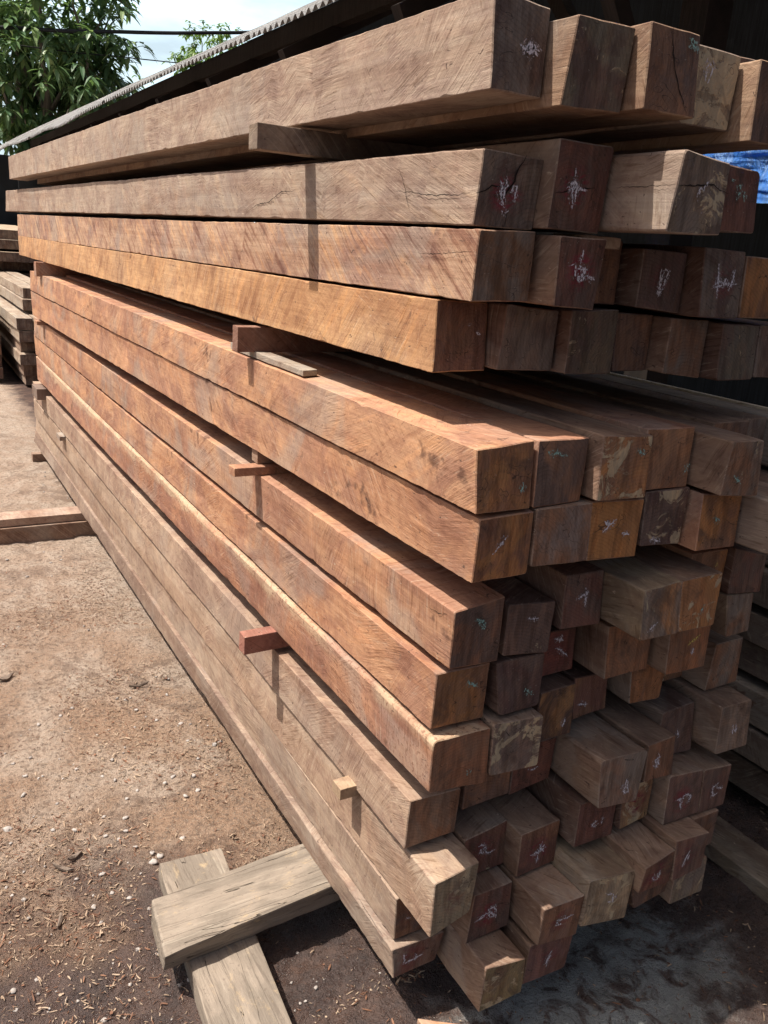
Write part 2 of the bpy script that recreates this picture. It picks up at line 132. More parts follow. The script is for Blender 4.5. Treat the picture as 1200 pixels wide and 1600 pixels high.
CHALK = [
 ["A1","white",[[[0.8651,1.1479,2.0083],[0.8787,1.149,2.0063],[0.8883,1.1501,2.0142],[0.9059,1.1512,2.0058]],[[0.8695,1.1482,2.0055],[0.8878,1.1495,1.9991],[0.8998,1.1509,2.01],[0.9101,1.1516,2.0047]],[[0.8823,1.149,1.9999],[0.8947,1.1504,2.0074],[0.9044,1.1508,1.9966]],[[0.8754,1.1489,2.011],[0.9037,1.1509,2.0018]],[[0.8679,1.1481,2.007],[0.8818,1.1491,2.0033],[0.8969,1.1507,2.0113]]]],
 ["A3","cyan",[[[1.1371,1.0686,2.0502],[1.1451,1.0685,2.0479],[1.1552,1.0682,2.0422],[1.1615,1.0674,2.0321]],[[1.1404,1.0685,2.0489],[1.1579,1.0676,2.0353]],[[1.1483,1.0684,2.0466],[1.1591,1.0678,2.0373]]]],
 ["A4","white",[[[1.2193,1.0938,2.0027],[1.2162,1.0934,2.0235],[1.2199,1.0931,2.0317],[1.2286,1.0932,2.0234],[1.2275,1.0934,2.0117],[1.2243,1.0937,2.0015]],[[1.2114,1.0935,2.0189],[1.2161,1.0937,2.0081]]]],
 ["B1","white",[[[0.8892,1.1919,1.8184],[0.8976,1.1925,1.8093],[0.8914,1.1932,1.8008],[0.9024,1.1937,1.7919],[0.903,1.1929,1.8019]],[[0.8943,1.1933,1.7991],[0.9013,1.1943,1.7838],[0.9066,1.1947,1.7772]],[[0.9179,1.1918,1.8133],[0.9248,1.1918,1.8119],[0.9242,1.1926,1.8019],[0.9242,1.1935,1.7888]],[[0.9179,1.1918,1.8133],[0.9169,1.1924,1.8052],[0.9242,1.1926,1.8019]],[[0.9011,1.1952,1.7717],[0.9095,1.1952,1.7693],[0.9155,1.1949,1.7729]],[[0.9013,1.1914,1.8235],[0.9062,1.1921,1.8121],[0.9,1.1928,1.8036]],[[0.8909,1.1935,1.7968],[0.9022,1.1926,1.8058],[0.8998,1.1937,1.7917]]]],
 ["B2","white",[[[1.0155,1.1545,1.8499],[1.0169,1.1555,1.8321],[1.016,1.1566,1.8118],[1.0211,1.1581,1.7838]],[[1.0021,1.1563,1.8166],[1.0164,1.1557,1.828],[1.0361,1.1563,1.8178],[1.0477,1.1563,1.8178]],[[1.0057,1.1565,1.8129],[1.0239,1.1561,1.8207],[1.0454,1.1564,1.8156]],[[1.016,1.1552,1.836],[1.022,1.156,1.8225],[1.0244,1.1575,1.7943]],[[1.0071,1.1562,1.8191],[1.0309,1.1564,1.8153]]]],
 ["B3","white",[[[1.1732,1.0097,1.8408],[1.1649,1.0099,1.8332],[1.1634,1.0103,1.8233]],[[1.1565,1.01,1.8304],[1.1542,1.0105,1.8186],[1.1549,1.0109,1.8069]],[[1.1691,1.0114,1.7963],[1.1716,1.0116,1.7935]]]],
 ["B4","cyan",[[[1.2726,1.0486,1.8556],[1.2817,1.0485,1.8524]],[[1.287,1.0481,1.8447],[1.2966,1.0482,1.8466],[1.3007,1.0477,1.8366],[1.2926,1.0474,1.8286],[1.2899,1.0479,1.8398]],[[1.3085,1.0479,1.8394],[1.3131,1.047,1.8209]]]],
 ["C2","white",[[[1.0443,1.1403,1.7213],[1.0416,1.1404,1.7053],[1.0406,1.1405,1.6957]],[[1.013,1.1384,1.6933],[1.0292,1.1396,1.6973],[1.0298,1.14,1.6803],[1.0452,1.1414,1.6681],[1.0618,1.1424,1.6796],[1.0729,1.1434,1.6735]],[[1.0375,1.1402,1.6956],[1.0542,1.1417,1.6846],[1.0415,1.141,1.6701]],[[1.0342,1.1401,1.689],[1.0578,1.1419,1.6902],[1.0501,1.1416,1.6748],[1.0334,1.1403,1.6783]],[[1.0607,1.1424,1.6774],[1.0828,1.1441,1.6729]]]],
 ["C4","white",[[[1.2916,1.1889,1.6996],[1.2935,1.1886,1.676],[1.2926,1.1883,1.6496],[1.3032,1.1884,1.6644],[1.3087,1.1887,1.6862],[1.3117,1.1888,1.6959],[1.3019,1.1888,1.7002],[1.2965,1.1887,1.6856]],[[1.2981,1.1888,1.694],[1.2959,1.1884,1.6581]]]],
 ["C5","white",[[[1.4078,1.1532,1.7173],[1.4099,1.1501,1.6838],[1.4117,1.1472,1.6524]],[[1.3965,1.1492,1.6748],[1.4137,1.1502,1.684],[1.4335,1.15,1.68],[1.468,1.1504,1.6815]],[[1.426,1.1508,1.6894],[1.4336,1.1509,1.6897],[1.4297,1.1499,1.6798]],[[1.459,1.1529,1.7091],[1.4517,1.1507,1.6856],[1.4437,1.1488,1.6658]],[[1.3952,1.1488,1.6712],[1.4483,1.1504,1.6831]]]],
 ["D1","white",[[[0.9213,1.2872,1.5738],[0.9301,1.2875,1.5751]],[[0.9416,1.2871,1.5625],[0.9539,1.2872,1.5592]]]],
 ["E1","cyan",[[[0.9387,1.0958,1.3252],[0.9328,1.0939,1.3075]],[[0.9363,1.095,1.3186],[0.93,1.0936,1.3054]]]],
 ["E2","cyan",[[[0.9878,1.1006,1.3779],[1.0007,1.1008,1.3725],[1.0125,1.1012,1.3753],[1.026,1.1013,1.3674],[1.0385,1.1016,1.3666]],[[0.9929,1.1006,1.3741],[1.0163,1.1011,1.3704]]]],
 ["E3","cyan",[[[1.1768,1.0765,1.3795],[1.1911,1.0757,1.3716],[1.2051,1.075,1.3661]],[[1.1833,1.0763,1.3792],[1.1999,1.0752,1.3675]]]],
 ["E4","cyan",[[[1.3544,1.0904,1.338],[1.3381,1.0888,1.3158]]]],
 ["E5","cyan",[[[1.3895,1.0126,1.3302],[1.4028,1.0129,1.3188],[1.4174,1.0133,1.3098]],[[1.3963,1.0128,1.3271],[1.4121,1.0131,1.3141]]]],
 ["F1","white",[[[0.913,1.0905,1.2321],[0.8985,1.0905,1.2145],[0.8837,1.0905,1.1994]]]],
 ["F3","white",[[[1.1713,1.0853,1.2408],[1.1394,1.0864,1.2153]],[[1.1403,1.0868,1.2369],[1.155,1.0858,1.2255]],[[1.1444,1.0865,1.2315],[1.1605,1.0856,1.2301]],[[1.1882,1.0837,1.2097],[1.2085,1.0825,1.2052]]]],
 ["F4","white",[[[1.2739,1.087,1.1859],[1.3047,1.0867,1.1771]]]],
 ["F5","cyan",[[[1.4102,1.0546,1.2286],[1.4334,1.0534,1.2171]],[[1.4127,1.0544,1.2257],[1.4305,1.0537,1.2214]]]],
 ["G1","cyan",[[[0.9048,1.1431,1.0492],[0.9215,1.1445,1.0432],[0.9323,1.1456,1.0248]],[[0.9085,1.1434,1.0458],[0.9313,1.1456,1.021]],[[0.9148,1.1439,1.0459],[0.9317,1.1455,1.029]]]],
 ["G2","white",[[[1.0439,1.1536,1.0215],[1.0569,1.1528,1.0183],[1.0708,1.1519,1.0192]]]],
 ["G3","white",[[[1.18,1.1461,1.0722],[1.1851,1.1444,1.028]],[[1.1571,1.1446,1.048],[1.1705,1.1451,1.0528],[1.1907,1.1459,1.0608]],[[1.1847,1.1459,1.0645],[1.187,1.1454,1.0502]]]],
 ["G4","white",[[[1.2567,1.0353,1.0114],[1.281,1.0373,1.0246]]]],
 ["G5","cyan",[[[1.4189,1.0405,1.0396],[1.409,1.0392,1.0198]]]],
 ["G6","yellow",[[[1.5482,1.1238,1.0897],[1.5435,1.1238,1.0766]]]],
 ["H1","cyan",[[[0.9188,1.1643,0.9042],[0.9343,1.1645,0.8923],[0.9475,1.1644,0.8867]],[[0.9217,1.1642,0.9051],[0.9445,1.1645,0.8858]]]],
 ["H2","cyan",[[[1.0621,1.1548,0.8612],[1.0753,1.1541,0.8483],[1.0862,1.1539,0.843]],[[1.0657,1.1547,0.8589],[1.0823,1.1541,0.8467]]]],
 ["H3","white",[[[1.2096,1.2226,0.9271],[1.204,1.2225,0.9066]],[[1.1908,1.2226,0.9197],[1.2181,1.2225,0.9102]],[[1.1949,1.2225,0.8959],[1.2128,1.2224,0.8879],[1.2368,1.2223,0.8677]]]],
 ["H5","yellow",[[[1.5146,1.1038,0.9274],[1.4928,1.104,0.9155],[1.4767,1.104,0.9057]]]],
 ["H5","white",[[[1.4945,1.1033,0.898],[1.4967,1.1025,0.8789]],[[1.4991,1.103,0.8957],[1.4935,1.1028,0.8841]]]],
 ["I1","cyan",[[[0.9341,1.1433,0.7146],[0.9302,1.1437,0.6973]],[[0.9335,1.1434,0.7072],[0.9283,1.1439,0.7008]]]],
 ["I3","white",[[[1.2204,1.1858,0.7385],[1.2151,1.1856,0.7155]]]],
 ["I4","white",[[[1.278,1.2128,0.7427],[1.3168,1.2149,0.7344]]]],
 ["J3","white",[[[1.1725,1.2274,0.5898],[1.1884,1.2279,0.5867],[1.2032,1.2282,0.591]]]],
 ["J4","white",[[[1.3299,1.0808,0.6159],[1.3291,1.08,0.5799],[1.3399,1.0791,0.5806],[1.3324,1.0805,0.612]],[[1.3178,1.0814,0.6024],[1.3291,1.08,0.5799]]]],
 ["J5","white",[[[1.4323,1.0916,0.6496],[1.4422,1.0917,0.635],[1.4244,1.0903,0.6339],[1.433,1.0902,0.6146],[1.4412,1.091,0.6187],[1.4365,1.0911,0.6301]],[[1.4205,1.0895,0.6202],[1.4411,1.0906,0.6087]],[[1.4284,1.0907,0.6359],[1.4444,1.091,0.6143]]]],
 ["J6","white",[[[1.5664,1.1528,0.641],[1.5723,1.1514,0.6207],[1.5683,1.1513,0.6182]]]],
 ["J7","white",[[[1.6841,1.0891,0.6613],[1.6868,1.0873,0.6367]],[[1.6962,1.0891,0.6601],[1.6986,1.0874,0.6373],[1.6888,1.0883,0.6499]]]],
 ["K2","white",[[[1.0334,1.2032,0.4445],[1.0444,1.2039,0.4454],[1.0621,1.2054,0.4278]],[[1.0391,1.204,0.4195],[1.0425,1.2039,0.4339],[1.0487,1.2047,0.4173],[1.055,1.2049,0.4254],[1.0645,1.2058,0.4127],[1.0888,1.2073,0.4153]]]],
 ["K3","white",[[[1.1852,1.1624,0.437],[1.1751,1.1618,0.3808]],[[1.1526,1.1609,0.4108],[1.1777,1.162,0.4117],[1.2004,1.163,0.4172]],[[1.1635,1.1613,0.403],[1.1949,1.1628,0.4264]],[[1.1781,1.1621,0.4326],[1.1946,1.1627,0.4053]]]],
 ["K4","white",[[[1.3112,1.1237,0.4814],[1.2948,1.1238,0.4743],[1.3044,1.1237,0.466],[1.3148,1.1237,0.4732]],[[1.3277,1.1236,0.4884],[1.3237,1.1237,0.4686]]]],
 ["K6","white",[[[1.5148,1.0808,0.5007],[1.5313,1.0803,0.5032],[1.5372,1.0781,0.4704]],[[1.5392,1.0802,0.5062],[1.5513,1.0801,0.5099],[1.5659,1.079,0.5009],[1.5544,1.0782,0.4813]],[[1.5189,1.0806,0.5013],[1.5443,1.0798,0.5014]]]],
 ["K7","white",[[[1.6684,1.0817,0.5071],[1.6465,1.081,0.4992],[1.6527,1.0803,0.4738],[1.6711,1.0807,0.4773]],[[1.662,1.0812,0.4946],[1.6881,1.0814,0.4868]]]],
 ["L2","white",[[[1.0096,1.1538,0.2873],[1.0282,1.1544,0.297],[1.0537,1.1553,0.2967],[1.0671,1.1557,0.2802],[1.052,1.1552,0.2831],[1.0454,1.155,0.3038],[1.0594,1.1555,0.3085],[1.0703,1.1558,0.2967],[1.0699,1.1557,0.2736]],[[1.0149,1.154,0.2886],[1.0359,1.1547,0.2937]],[[1.0449,1.155,0.3075],[1.0711,1.1558,0.2785]]]],
 ["L3","white",[[[1.1635,1.0623,0.3069],[1.185,1.0611,0.3063],[1.2116,1.0595,0.3076]],[[1.163,1.0634,0.2938],[1.185,1.0623,0.291]],[[1.1693,1.0616,0.3123],[1.1664,1.0631,0.2944]]]],
 ["L4","white",[[[1.285,1.0436,0.3506],[1.2943,1.0422,0.3464],[1.3081,1.0401,0.3464],[1.3094,1.04,0.321],[1.2949,1.0422,0.3248]]]],
 ["L5","white",[[[1.4014,1.0131,0.3848],[1.3964,1.0137,0.3737],[1.4142,1.016,0.3617]],[[1.4171,1.0137,0.391],[1.4217,1.0162,0.3659]],[[1.4097,1.0135,0.3868],[1.4169,1.0163,0.3604]]]],
 ["L6","white",[[[1.5202,1.0191,0.4042],[1.5094,1.0189,0.3864],[1.5018,1.0185,0.3638]],[[1.5207,1.0189,0.3933],[1.5174,1.0187,0.3801]]]],
 ["L1","white",[[[0.8872,1.2442,0.2701],[0.8992,1.2442,0.2688]]]],
 ["M1","white",[[[0.8757,1.2248,0.1966],[0.8817,1.225,0.1702],[0.8758,1.2252,0.1615]],[[0.8758,1.2252,0.1615],[0.9039,1.2244,0.1663],[0.9288,1.2237,0.1707]],[[0.905,1.2243,0.1714],[0.9113,1.2241,0.1762],[0.9094,1.2243,0.1621]]]],
 ["M3","white",[[[1.191,1.0846,0.1942],[1.1825,1.0863,0.1741],[1.1834,1.0881,0.1439]],[[1.1871,1.0858,0.1781],[1.1788,1.087,0.1658]],[[1.185,1.0863,0.1711],[1.1902,1.0854,0.1807],[1.1775,1.0878,0.1544]]]],
]
CRACKS = [
 ["B1","side",0.0012,[[0.8507,1.456,1.8022],[0.8507,1.3867,1.7989],[0.8507,1.3642,1.7953],[0.8507,1.3113,1.7926],[0.8507,1.2815,1.7943],[0.8507,1.252,1.7919],[0.8507,1.2282,1.7956],[0.8507,1.2043,1.7953]]],
 ["B1","end",0.0016,[[0.846,1.1944,1.7957],[0.8629,1.1937,1.8011],[0.8755,1.1928,1.8092],[0.8873,1.1927,1.8084],[0.8974,1.1924,1.8103],[0.9109,1.1923,1.8086]]],
 ["B1","end",0.002,[[0.9357,1.188,1.8614],[0.931,1.1887,1.8521],[0.9257,1.1893,1.8456],[0.9234,1.1899,1.8375],[0.9199,1.1906,1.8293],[0.9191,1.1913,1.8203],[0.9107,1.1922,1.8096],[0.9038,1.1932,1.798],[0.895,1.194,1.7892]]],
 ["B1","end",0.001,[[0.9137,1.1947,1.7748],[0.9135,1.1957,1.7626],[0.9126,1.1968,1.7471]]],
 ["B1","side",0.0014,[[0.8507,2.194,1.7714],[0.8507,2.1587,1.7808],[0.8507,2.111,1.7837],[0.8507,2.0774,1.7865],[0.8507,2.0374,1.7981],[0.8507,2.0027,1.8094],[0.8507,1.9233,1.8096]]],
 ["B1","side",0.001,[[0.8507,1.4506,1.8435],[0.8507,1.4311,1.8229],[0.8507,1.4184,1.8005],[0.8507,1.3995,1.767]]],
 ["B2","end",0.0014,[[0.9789,1.1568,1.8074],[0.9951,1.1566,1.8099],[1.0083,1.1564,1.8142],[1.0246,1.1563,1.8177],[1.0671,1.156,1.8227]]],
 ["B3","end",0.0014,[[1.1063,1.0098,1.8275],[1.1426,1.0099,1.831],[1.1871,1.0099,1.8363],[1.1963,1.0101,1.8323],[1.2038,1.0103,1.829],[1.213,1.0103,1.8299],[1.224,1.0105,1.8259]]],
 ["B3","end",0.002,[[1.2246,1.0121,1.7867],[1.2144,1.0124,1.7788],[1.2051,1.0126,1.7731],[1.2015,1.0129,1.7647],[1.1966,1.013,1.7602]]],
 ["B3","side",0.0008,[[1.1026,1.1397,1.8268],[1.1026,1.0881,1.8268],[1.1026,1.0093,1.8281]]],
 ["A3","end",0.0014,[[1.1002,1.0686,2.0582],[1.1046,1.0664,2.0309],[1.1097,1.0646,2.0089],[1.1184,1.0633,1.9918],[1.1273,1.062,1.9745],[1.1392,1.0607,1.9573],[1.1495,1.0596,1.9416]]],
 ["C1","side",0.0008,[[0.8519,1.3607,1.6942],[0.8519,1.2866,1.6962],[0.8519,1.2284,1.7018],[0.8519,1.1824,1.7047]]],
 ["C5","end",0.001,[[1.4735,1.1497,1.6731],[1.4855,1.1498,1.6723]]],
 ["G1","side",0.001,[[0.8545,1.2212,1.0504],[0.8545,1.2114,1.0465],[0.8545,1.1939,1.0487],[0.8545,1.1605,1.0578]]],
 ["I2","end",0.0008,[[1.0113,1.1364,0.7837],[1.0225,1.1354,0.7695]]],
 ["M1","side",0.0012,[[0.8502,1.3948,0.2203],[0.8502,1.3309,0.218],[0.8502,1.2698,0.2125]]],
]
LAYERS = [["A1", "A2", "A3", "A4", "A5"], ["B1", "B2", "B3", "B4"], ["C1", "C2", "C3", "C4", "C5", "C6"], ["D1", "D2", "D3", "D4", "D5", "D6", "D7"], ["E1", "E2", "E3", "E4", "E5", "E6"], ["F1", "F2", "F3", "F4", "F5", "F6"], ["G1", "G2", "G3", "G4", "G5", "G6", "G7"], ["H1", "H2", "H3", "H4", "H5", "H6"], ["I1", "I2", "I3", "I4", "I5", "I6", "I7"], ["J1", "J2", "J3", "J4", "J5", "J6", "J7"], ["K1", "K2", "K3", "K4", "K5", "K6", "K7"], ["L1", "L2", "L3", "L4", "L5", "L6", "L7"], ["M1", "M2", "M3", "M5", "M6"]]


# ---------------------------------------------------------------- helpers
def tag(o, label=None, cat=None, group=None, kind=None):
    if label: o['label'] = label
    if cat: o['category'] = cat
    if group: o['group'] = group
    if kind: o['kind'] = kind
    return o
def link(name, bm, mats, parent=None, smooth=False, loc=None):
    me = bpy.data.meshes.new(name); bm.to_mesh(me); bm.free()
    for m in (mats if isinstance(mats, (list, tuple)) else [mats]): me.materials.append(m)
    if smooth:
        for p in me.polygons: p.use_smooth = True
    o = bpy.data.objects.new(name, me); COL.objects.link(o)
    if parent: o.parent = parent
    if loc is not None: o.location = loc
    return o
def empty(name, loc=(0, 0, 0)):
    o = bpy.data.objects.new(name, None); COL.objects.link(o); o.location = loc; o.empty_display_size = .1
    return o
def face(bm, vs, mi=0):
    try: f = bm.faces.new(vs)
    except ValueError: return None
    f.material_index = mi; return f

class NT:
    def __init__(s, name, bump=True):
        s.m = bpy.data.materials.new(name); s.m.use_nodes = True; s.t = s.m.node_tree
        s.b = s.t.nodes['Principled BSDF']; s.out = s.t.nodes['Material Output']
        s.b.inputs['Specular IOR Level'].default_value = 0.25
    def n(s, typ, props=None, **ins):
        nd = s.t.nodes.new('ShaderNode' + typ)
        for k, v_ in (props or {}).items(): setattr(nd, k, v_)
        for k, v_ in ins.items():
            k = k.replace('_', ' ')
            s.set(nd.inputs[int(k[1:])] if k[0] == 'i' and k[1:].isdigit() else nd.inputs[k], v_)
        return nd
    def set(s, sock, v_):
        if isinstance(v_, bpy.types.NodeSocket): s.t.links.new(v_, sock)
        elif isinstance(v_, bpy.types.Node): s.t.links.new(v_.outputs[0], sock)
        else:
            if isinstance(v_, (tuple, list)) and len(v_) == 3 and sock.type == 'RGBA': v_ = (*v_, 1)
            sock.default_value = v_
    def math(s, op, a, b=0.0, c=None, clamp=False):
        nd = s.n('Math', {'operation': op, 'use_clamp': clamp}); s.set(nd.inputs[0], a); s.set(nd.inputs[1], b)
        if c is not None: s.set(nd.inputs[2], c)
        return nd.outputs[0]
    def vmath(s, op, a, b=None):
        nd = s.n('VectorMath', {'operation': op}); s.set(nd.inputs[0], a)
        if b is not None: s.set(nd.inputs[1], b)
        return nd.outputs[0]
    def ramp(s, fac, lo, hi, a=0.0, b=1.0):
        nd = s.n('MapRange', {'interpolation_type': 'SMOOTHSTEP'}); s.set(nd.inputs[0], fac)
        for i, q in enumerate((lo, hi, a, b)): s.set(nd.inputs[i + 1], q)
        return nd.outputs[0]
    def noise(s, vec, scale, detail=4, rough=.55, dist=0.0):
        nd = s.n('TexNoise'); s.set(nd.inputs['Vector'], vec); s.set(nd.inputs['Scale'], scale); s.set(nd.inputs['Detail'], detail)
        s.set(nd.inputs['Roughness'], rough); s.set(nd.inputs['Distortion'], dist); return nd.outputs['Fac']
    def mix(s, f, a, b, mode='MIX'):
        nd = s.n('Mix', {'data_type': 'RGBA', 'blend_type': mode}); s.set(nd.inputs[0], f); s.set(nd.inputs[6], a); s.set(nd.inputs[7], b)
        return nd.outputs[2]
    def attr(s, name):
        nd = s.n('Attribute', {'attribute_name': name, 'attribute_type': 'OBJECT'}); return nd
    def scale(s, vec, sc):
        nd = s.n('Mapping'); s.set(nd.inputs['Vector'], vec); nd.inputs['Scale'].default_value = sc; return nd.outputs[0]
    def bump(s, h, dist, strength=1.0, prev=None):
        nd = s.n('Bump'); s.set(nd.inputs['Height'], h); nd.inputs['Distance'].default_value = dist; nd.inputs['Strength'].default_value = strength
        if prev is not None: s.set(nd.inputs['Normal'], prev)
        return nd.outputs[0]

# ---------------------------------------------------------------- materials
def saw_pattern(t, co, angle_sock, freq=1.0, patchy=1.0):
    """band-saw stroke pattern: three stretched noises at different slants, patchy"""
    sp = t.n('SeparateXYZ', Vector=co)
    vv = t.math('ADD', sp.outputs[2], t.math('MULTIPLY', sp.outputs[0], .9))
    wob = t.noise(co, 1.7, 2)
    vv2 = t.math('ADD', vv, t.math('MULTIPLY', wob, .05))
    uu2 = t.math('ADD', sp.outputs[1], t.math('MULTIPLY', t.noise(t.vmath('ADD', co, (7, 3, 1)), 4.0, 2), .05))
    vec = t.n('CombineXYZ', X=uu2, Y=vv2)
    blk = t.n('TexWhiteNoise', {'noise_dimensions': '1D'}, W=t.math('FLOOR', t.math('ADD', t.math('MULTIPLY', uu2, 4.3), t.math('MULTIPLY', vv, 1.5)))).outputs['Value']
    angle_sock = t.math('ADD', angle_sock, t.math('MULTIPLY', t.math('SUBTRACT', blk, .5), t.math('MULTIPLY', patchy, .8)))
    res = []
    for off in (0.0, .6, -1.15):
        ang = t.math('ADD', angle_sock, off)
        rot = t.n('VectorRotate', {'rotation_type': 'Z_AXIS'}, Vector=vec.outputs[0], Angle=ang)
        st = t.scale(rot.outputs[0], (14 * freq, 210 * freq, 1))
        st2 = t.scale(rot.outputs[0], (6 * freq, 75 * freq, 1))
        res.append(t.math('ADD', t.math('MULTIPLY', t.noise(st, 1.0, 4, .7), .6), t.math('MULTIPLY', t.noise(st2, 1.0, 3, .6), .4)))
    m1 = t.ramp(t.noise(t.scale(co, (1, 1.6, 1)), 3.4, 2), .47, .53)
    m2 = t.ramp(t.noise(t.vmath('ADD', co, (11, 5, 2)), 2.3, 2), .52, .60)
    m1 = t.math('MULTIPLY', m1, patchy); m2 = t.math('MULTIPLY', m2, patchy)
    a = t.n('Mix', {'data_type': 'FLOAT'}); t.set(a.inputs[0], m1); t.set(a.inputs[2], res[0]); t.set(a.inputs[3], res[1])
    b = t.n('Mix', {'data_type': 'FLOAT'}); t.set(b.inputs[0], m2); t.set(b.inputs[2], a.outputs[0]); t.set(b.inputs[3], res[2])
    rotc = t.n('VectorRotate', {'rotation_type': 'Z_AXIS'}, Vector=vec.outputs[0], Angle=angle_sock)
    coarse = t.noise(t.scale(rotc.outputs[0], (2.5, 26, 1)), 1.0, 5, .65)
    return b.outputs[0], blk, coarse

def mat_side():
    t = NT('sawn_timber')
    tc = t.n('TexCoord'); seed = t.attr('seed').outputs['Fac']
    co = t.n('VectorMath', {'operation': 'ADD'}); t.set(co.inputs[0], tc.outputs['Object'])
    t.set(co.inputs[1], t.n('CombineXYZ', X=t.math('MULTIPLY', seed, 3.1), Y=t.math('MULTIPLY', seed, 7.7), Z=seed).outputs[0])
    co = co.outputs[0]
    saw, blk, coarse = saw_pattern(t, co, t.attr('slant').outputs['Fac'], 1.0, t.attr('patchy').outputs['Fac'])
    t1 = t.attr('side_tint').outputs['Color']; t2 = t.attr('side_tint_b').outputs['Color']
    bl = t.ramp(t.noise(t.scale(co, (1, .6, 1)), 7.0, 6, .6, .6), .42, .60)
    c = t.mix(bl, t1, t2)
    c = t.mix(t.ramp(t.noise(t.scale(t.vmath('ADD', co, (6, 1, 2)), (1, .8, 1)), 19, 6, .7, .8), .44, .64, 0, .75), c, t.mix(1.0, c, (.74, .68, .70), 'MULTIPLY'))
    c = t.mix(t.ramp(t.noise(t.vmath('ADD', co, (2, 6, 1)), 4.2, 5, .65, 1.4), .52, .66, 0, .6), c, t.mix(1.0, c, (1.25, 1.22, 1.2), 'MULTIPLY'))
    gm = t.math('MULTIPLY', t.ramp(t.noise(t.vmath('ADD', co, (3, 9, 4)), 2.6, 5, .6, .8), .50, .62), t.attr('greying').outputs['Fac'])
    c = t.mix(gm, c, (.335, .30, .26))
    c = t.mix(t.math('MULTIPLY', blk, .22), c, t.mix(1.0, c, (.70, .66, .66), 'MULTIPLY'))
    lb = t.noise(t.scale(co, (9, .55, 9)), 1.0, 4, .6, .6)
    c = t.mix(t.ramp(lb, .50, .62, 0, .5), c, t.mix(1.0, c, (.72, .60, .54), 'MULTIPLY'))
    c = t.mix(t.ramp(lb, .44, .34, 0, .4), c, t.mix(1.0, c, (1.22, 1.16, 1.05), 'MULTIPLY'))
    kv = t.n('TexVoronoi', {'feature': 'F1'}, Vector=t.vmath('ADD', t.scale(co, (4, 2.4, 6)), t.n('TexNoise', Vector=co, Scale=18.0, Detail=3.0).outputs['Color']), Scale=1.0)
    kd = kv.outputs['Distance']; kc = t.n('SeparateColor', Color=kv.outputs['Color']).outputs[0]
    km = t.math('MULTIPLY', t.ramp(kd, .16, .05, 0, .8), t.ramp(kc, .62, .66))
    c = t.mix(km, c, (.12, .06, .04))
    ca = t.math('SUBTRACT', 1.12, t.attr('patchy').outputs['Fac'])
    c = t.mix(t.math('MULTIPLY', t.ramp(coarse, .52, .62, 0, .85), ca), c, t.mix(1.0, c, (.62, .50, .48), 'MULTIPLY'))
    c = t.mix(t.math('MULTIPLY', t.ramp(coarse, .47, .39, 0, .8), ca), c, t.mix(1.0, c, (1.3, 1.2, 1.0), 'MULTIPLY'))
    # pale pitted sapwood along the upper edge
    spo = t.n('SeparateXYZ', Vector=tc.outputs['Object']); se = t.attr('sap_edge').outputs['Fac']
    sz = t.math('ADD', spo.outputs[2], t.math('MULTIPLY', t.math('SUBTRACT', t.noise(t.scale(co, (1, .5, 1)), 16, 5, .65, .5), .5), .11))
    sm = t.math('MULTIPLY', t.ramp(sz, .088, .116, 0, .75), t.math('MULTIPLY', se, t.ramp(t.noise(t.scale(co, (1, .5, 1)), 7, 4), .40, .60, .15, 1)))
    c = t.mix(sm, c, (.50, .37, .245)); pit = t.noise(co, 110, 4, .6)
    c = t.mix(t.math('MULTIPLY', t.ramp(pit, .55, .64, 0, .75), se), c, (.20, .10, .065))
    # fine grain along the length
    gr = t.noise(t.scale(co, (130, 5, 130)), 1.0, 4, .6)
    c = t.mix(t.ramp(gr, .35, .72, 0, .30), c, t.mix(1.0, c, (.55, .48, .42), 'MULTIPLY'))
    dark = t.mix(1.0, c, (.50, .42, .36), 'MULTIPLY')
    c = t.mix(t.ramp(saw, .53, .61, 0, .62), c, dark)
    light = t.mix(.55, c, (.62, .50, .38))
    c = t.mix(t.ramp(saw, .46, .39, 0, .38), c, light)
    # stains, scuffs and pale flecks
    st = t.ramp(t.noise(t.vmath('ADD', co, (1, 2, 8)), 17, 5, .65, 1.0), .63, .72, 0, .55)
    c = t.mix(st, c, (.10, .065, .05))
    fl = t.ramp(t.noise(t.scale(co, (90, 30, 90)), 1.0, 3, .6), .69, .76, 0, .55)
    c = t.mix(fl, c, (.60, .48, .36))
    tk = t.ramp(t.noise(t.scale(t.vmath('ADD', co, (3, 3, 3)), (60, 55, 120)), 1.0, 2, .5, .8), .70, .74, 0, .8)
    c = t.mix(tk, c, (.075, .045, .035))
    t.set(t.b.inputs['Base Color'], c); t.b.inputs['Roughness'].default_value = .78
    n1 = t.bump(saw, .0030, .9)
    n2 = t.bump(gr, .0012, .7, n1)
    n3 = t.bump(t.noise(co, 24, 6, .6), .004, .5, n2)
    t.set(t.b.inputs['Normal'], n3)
    return t.m

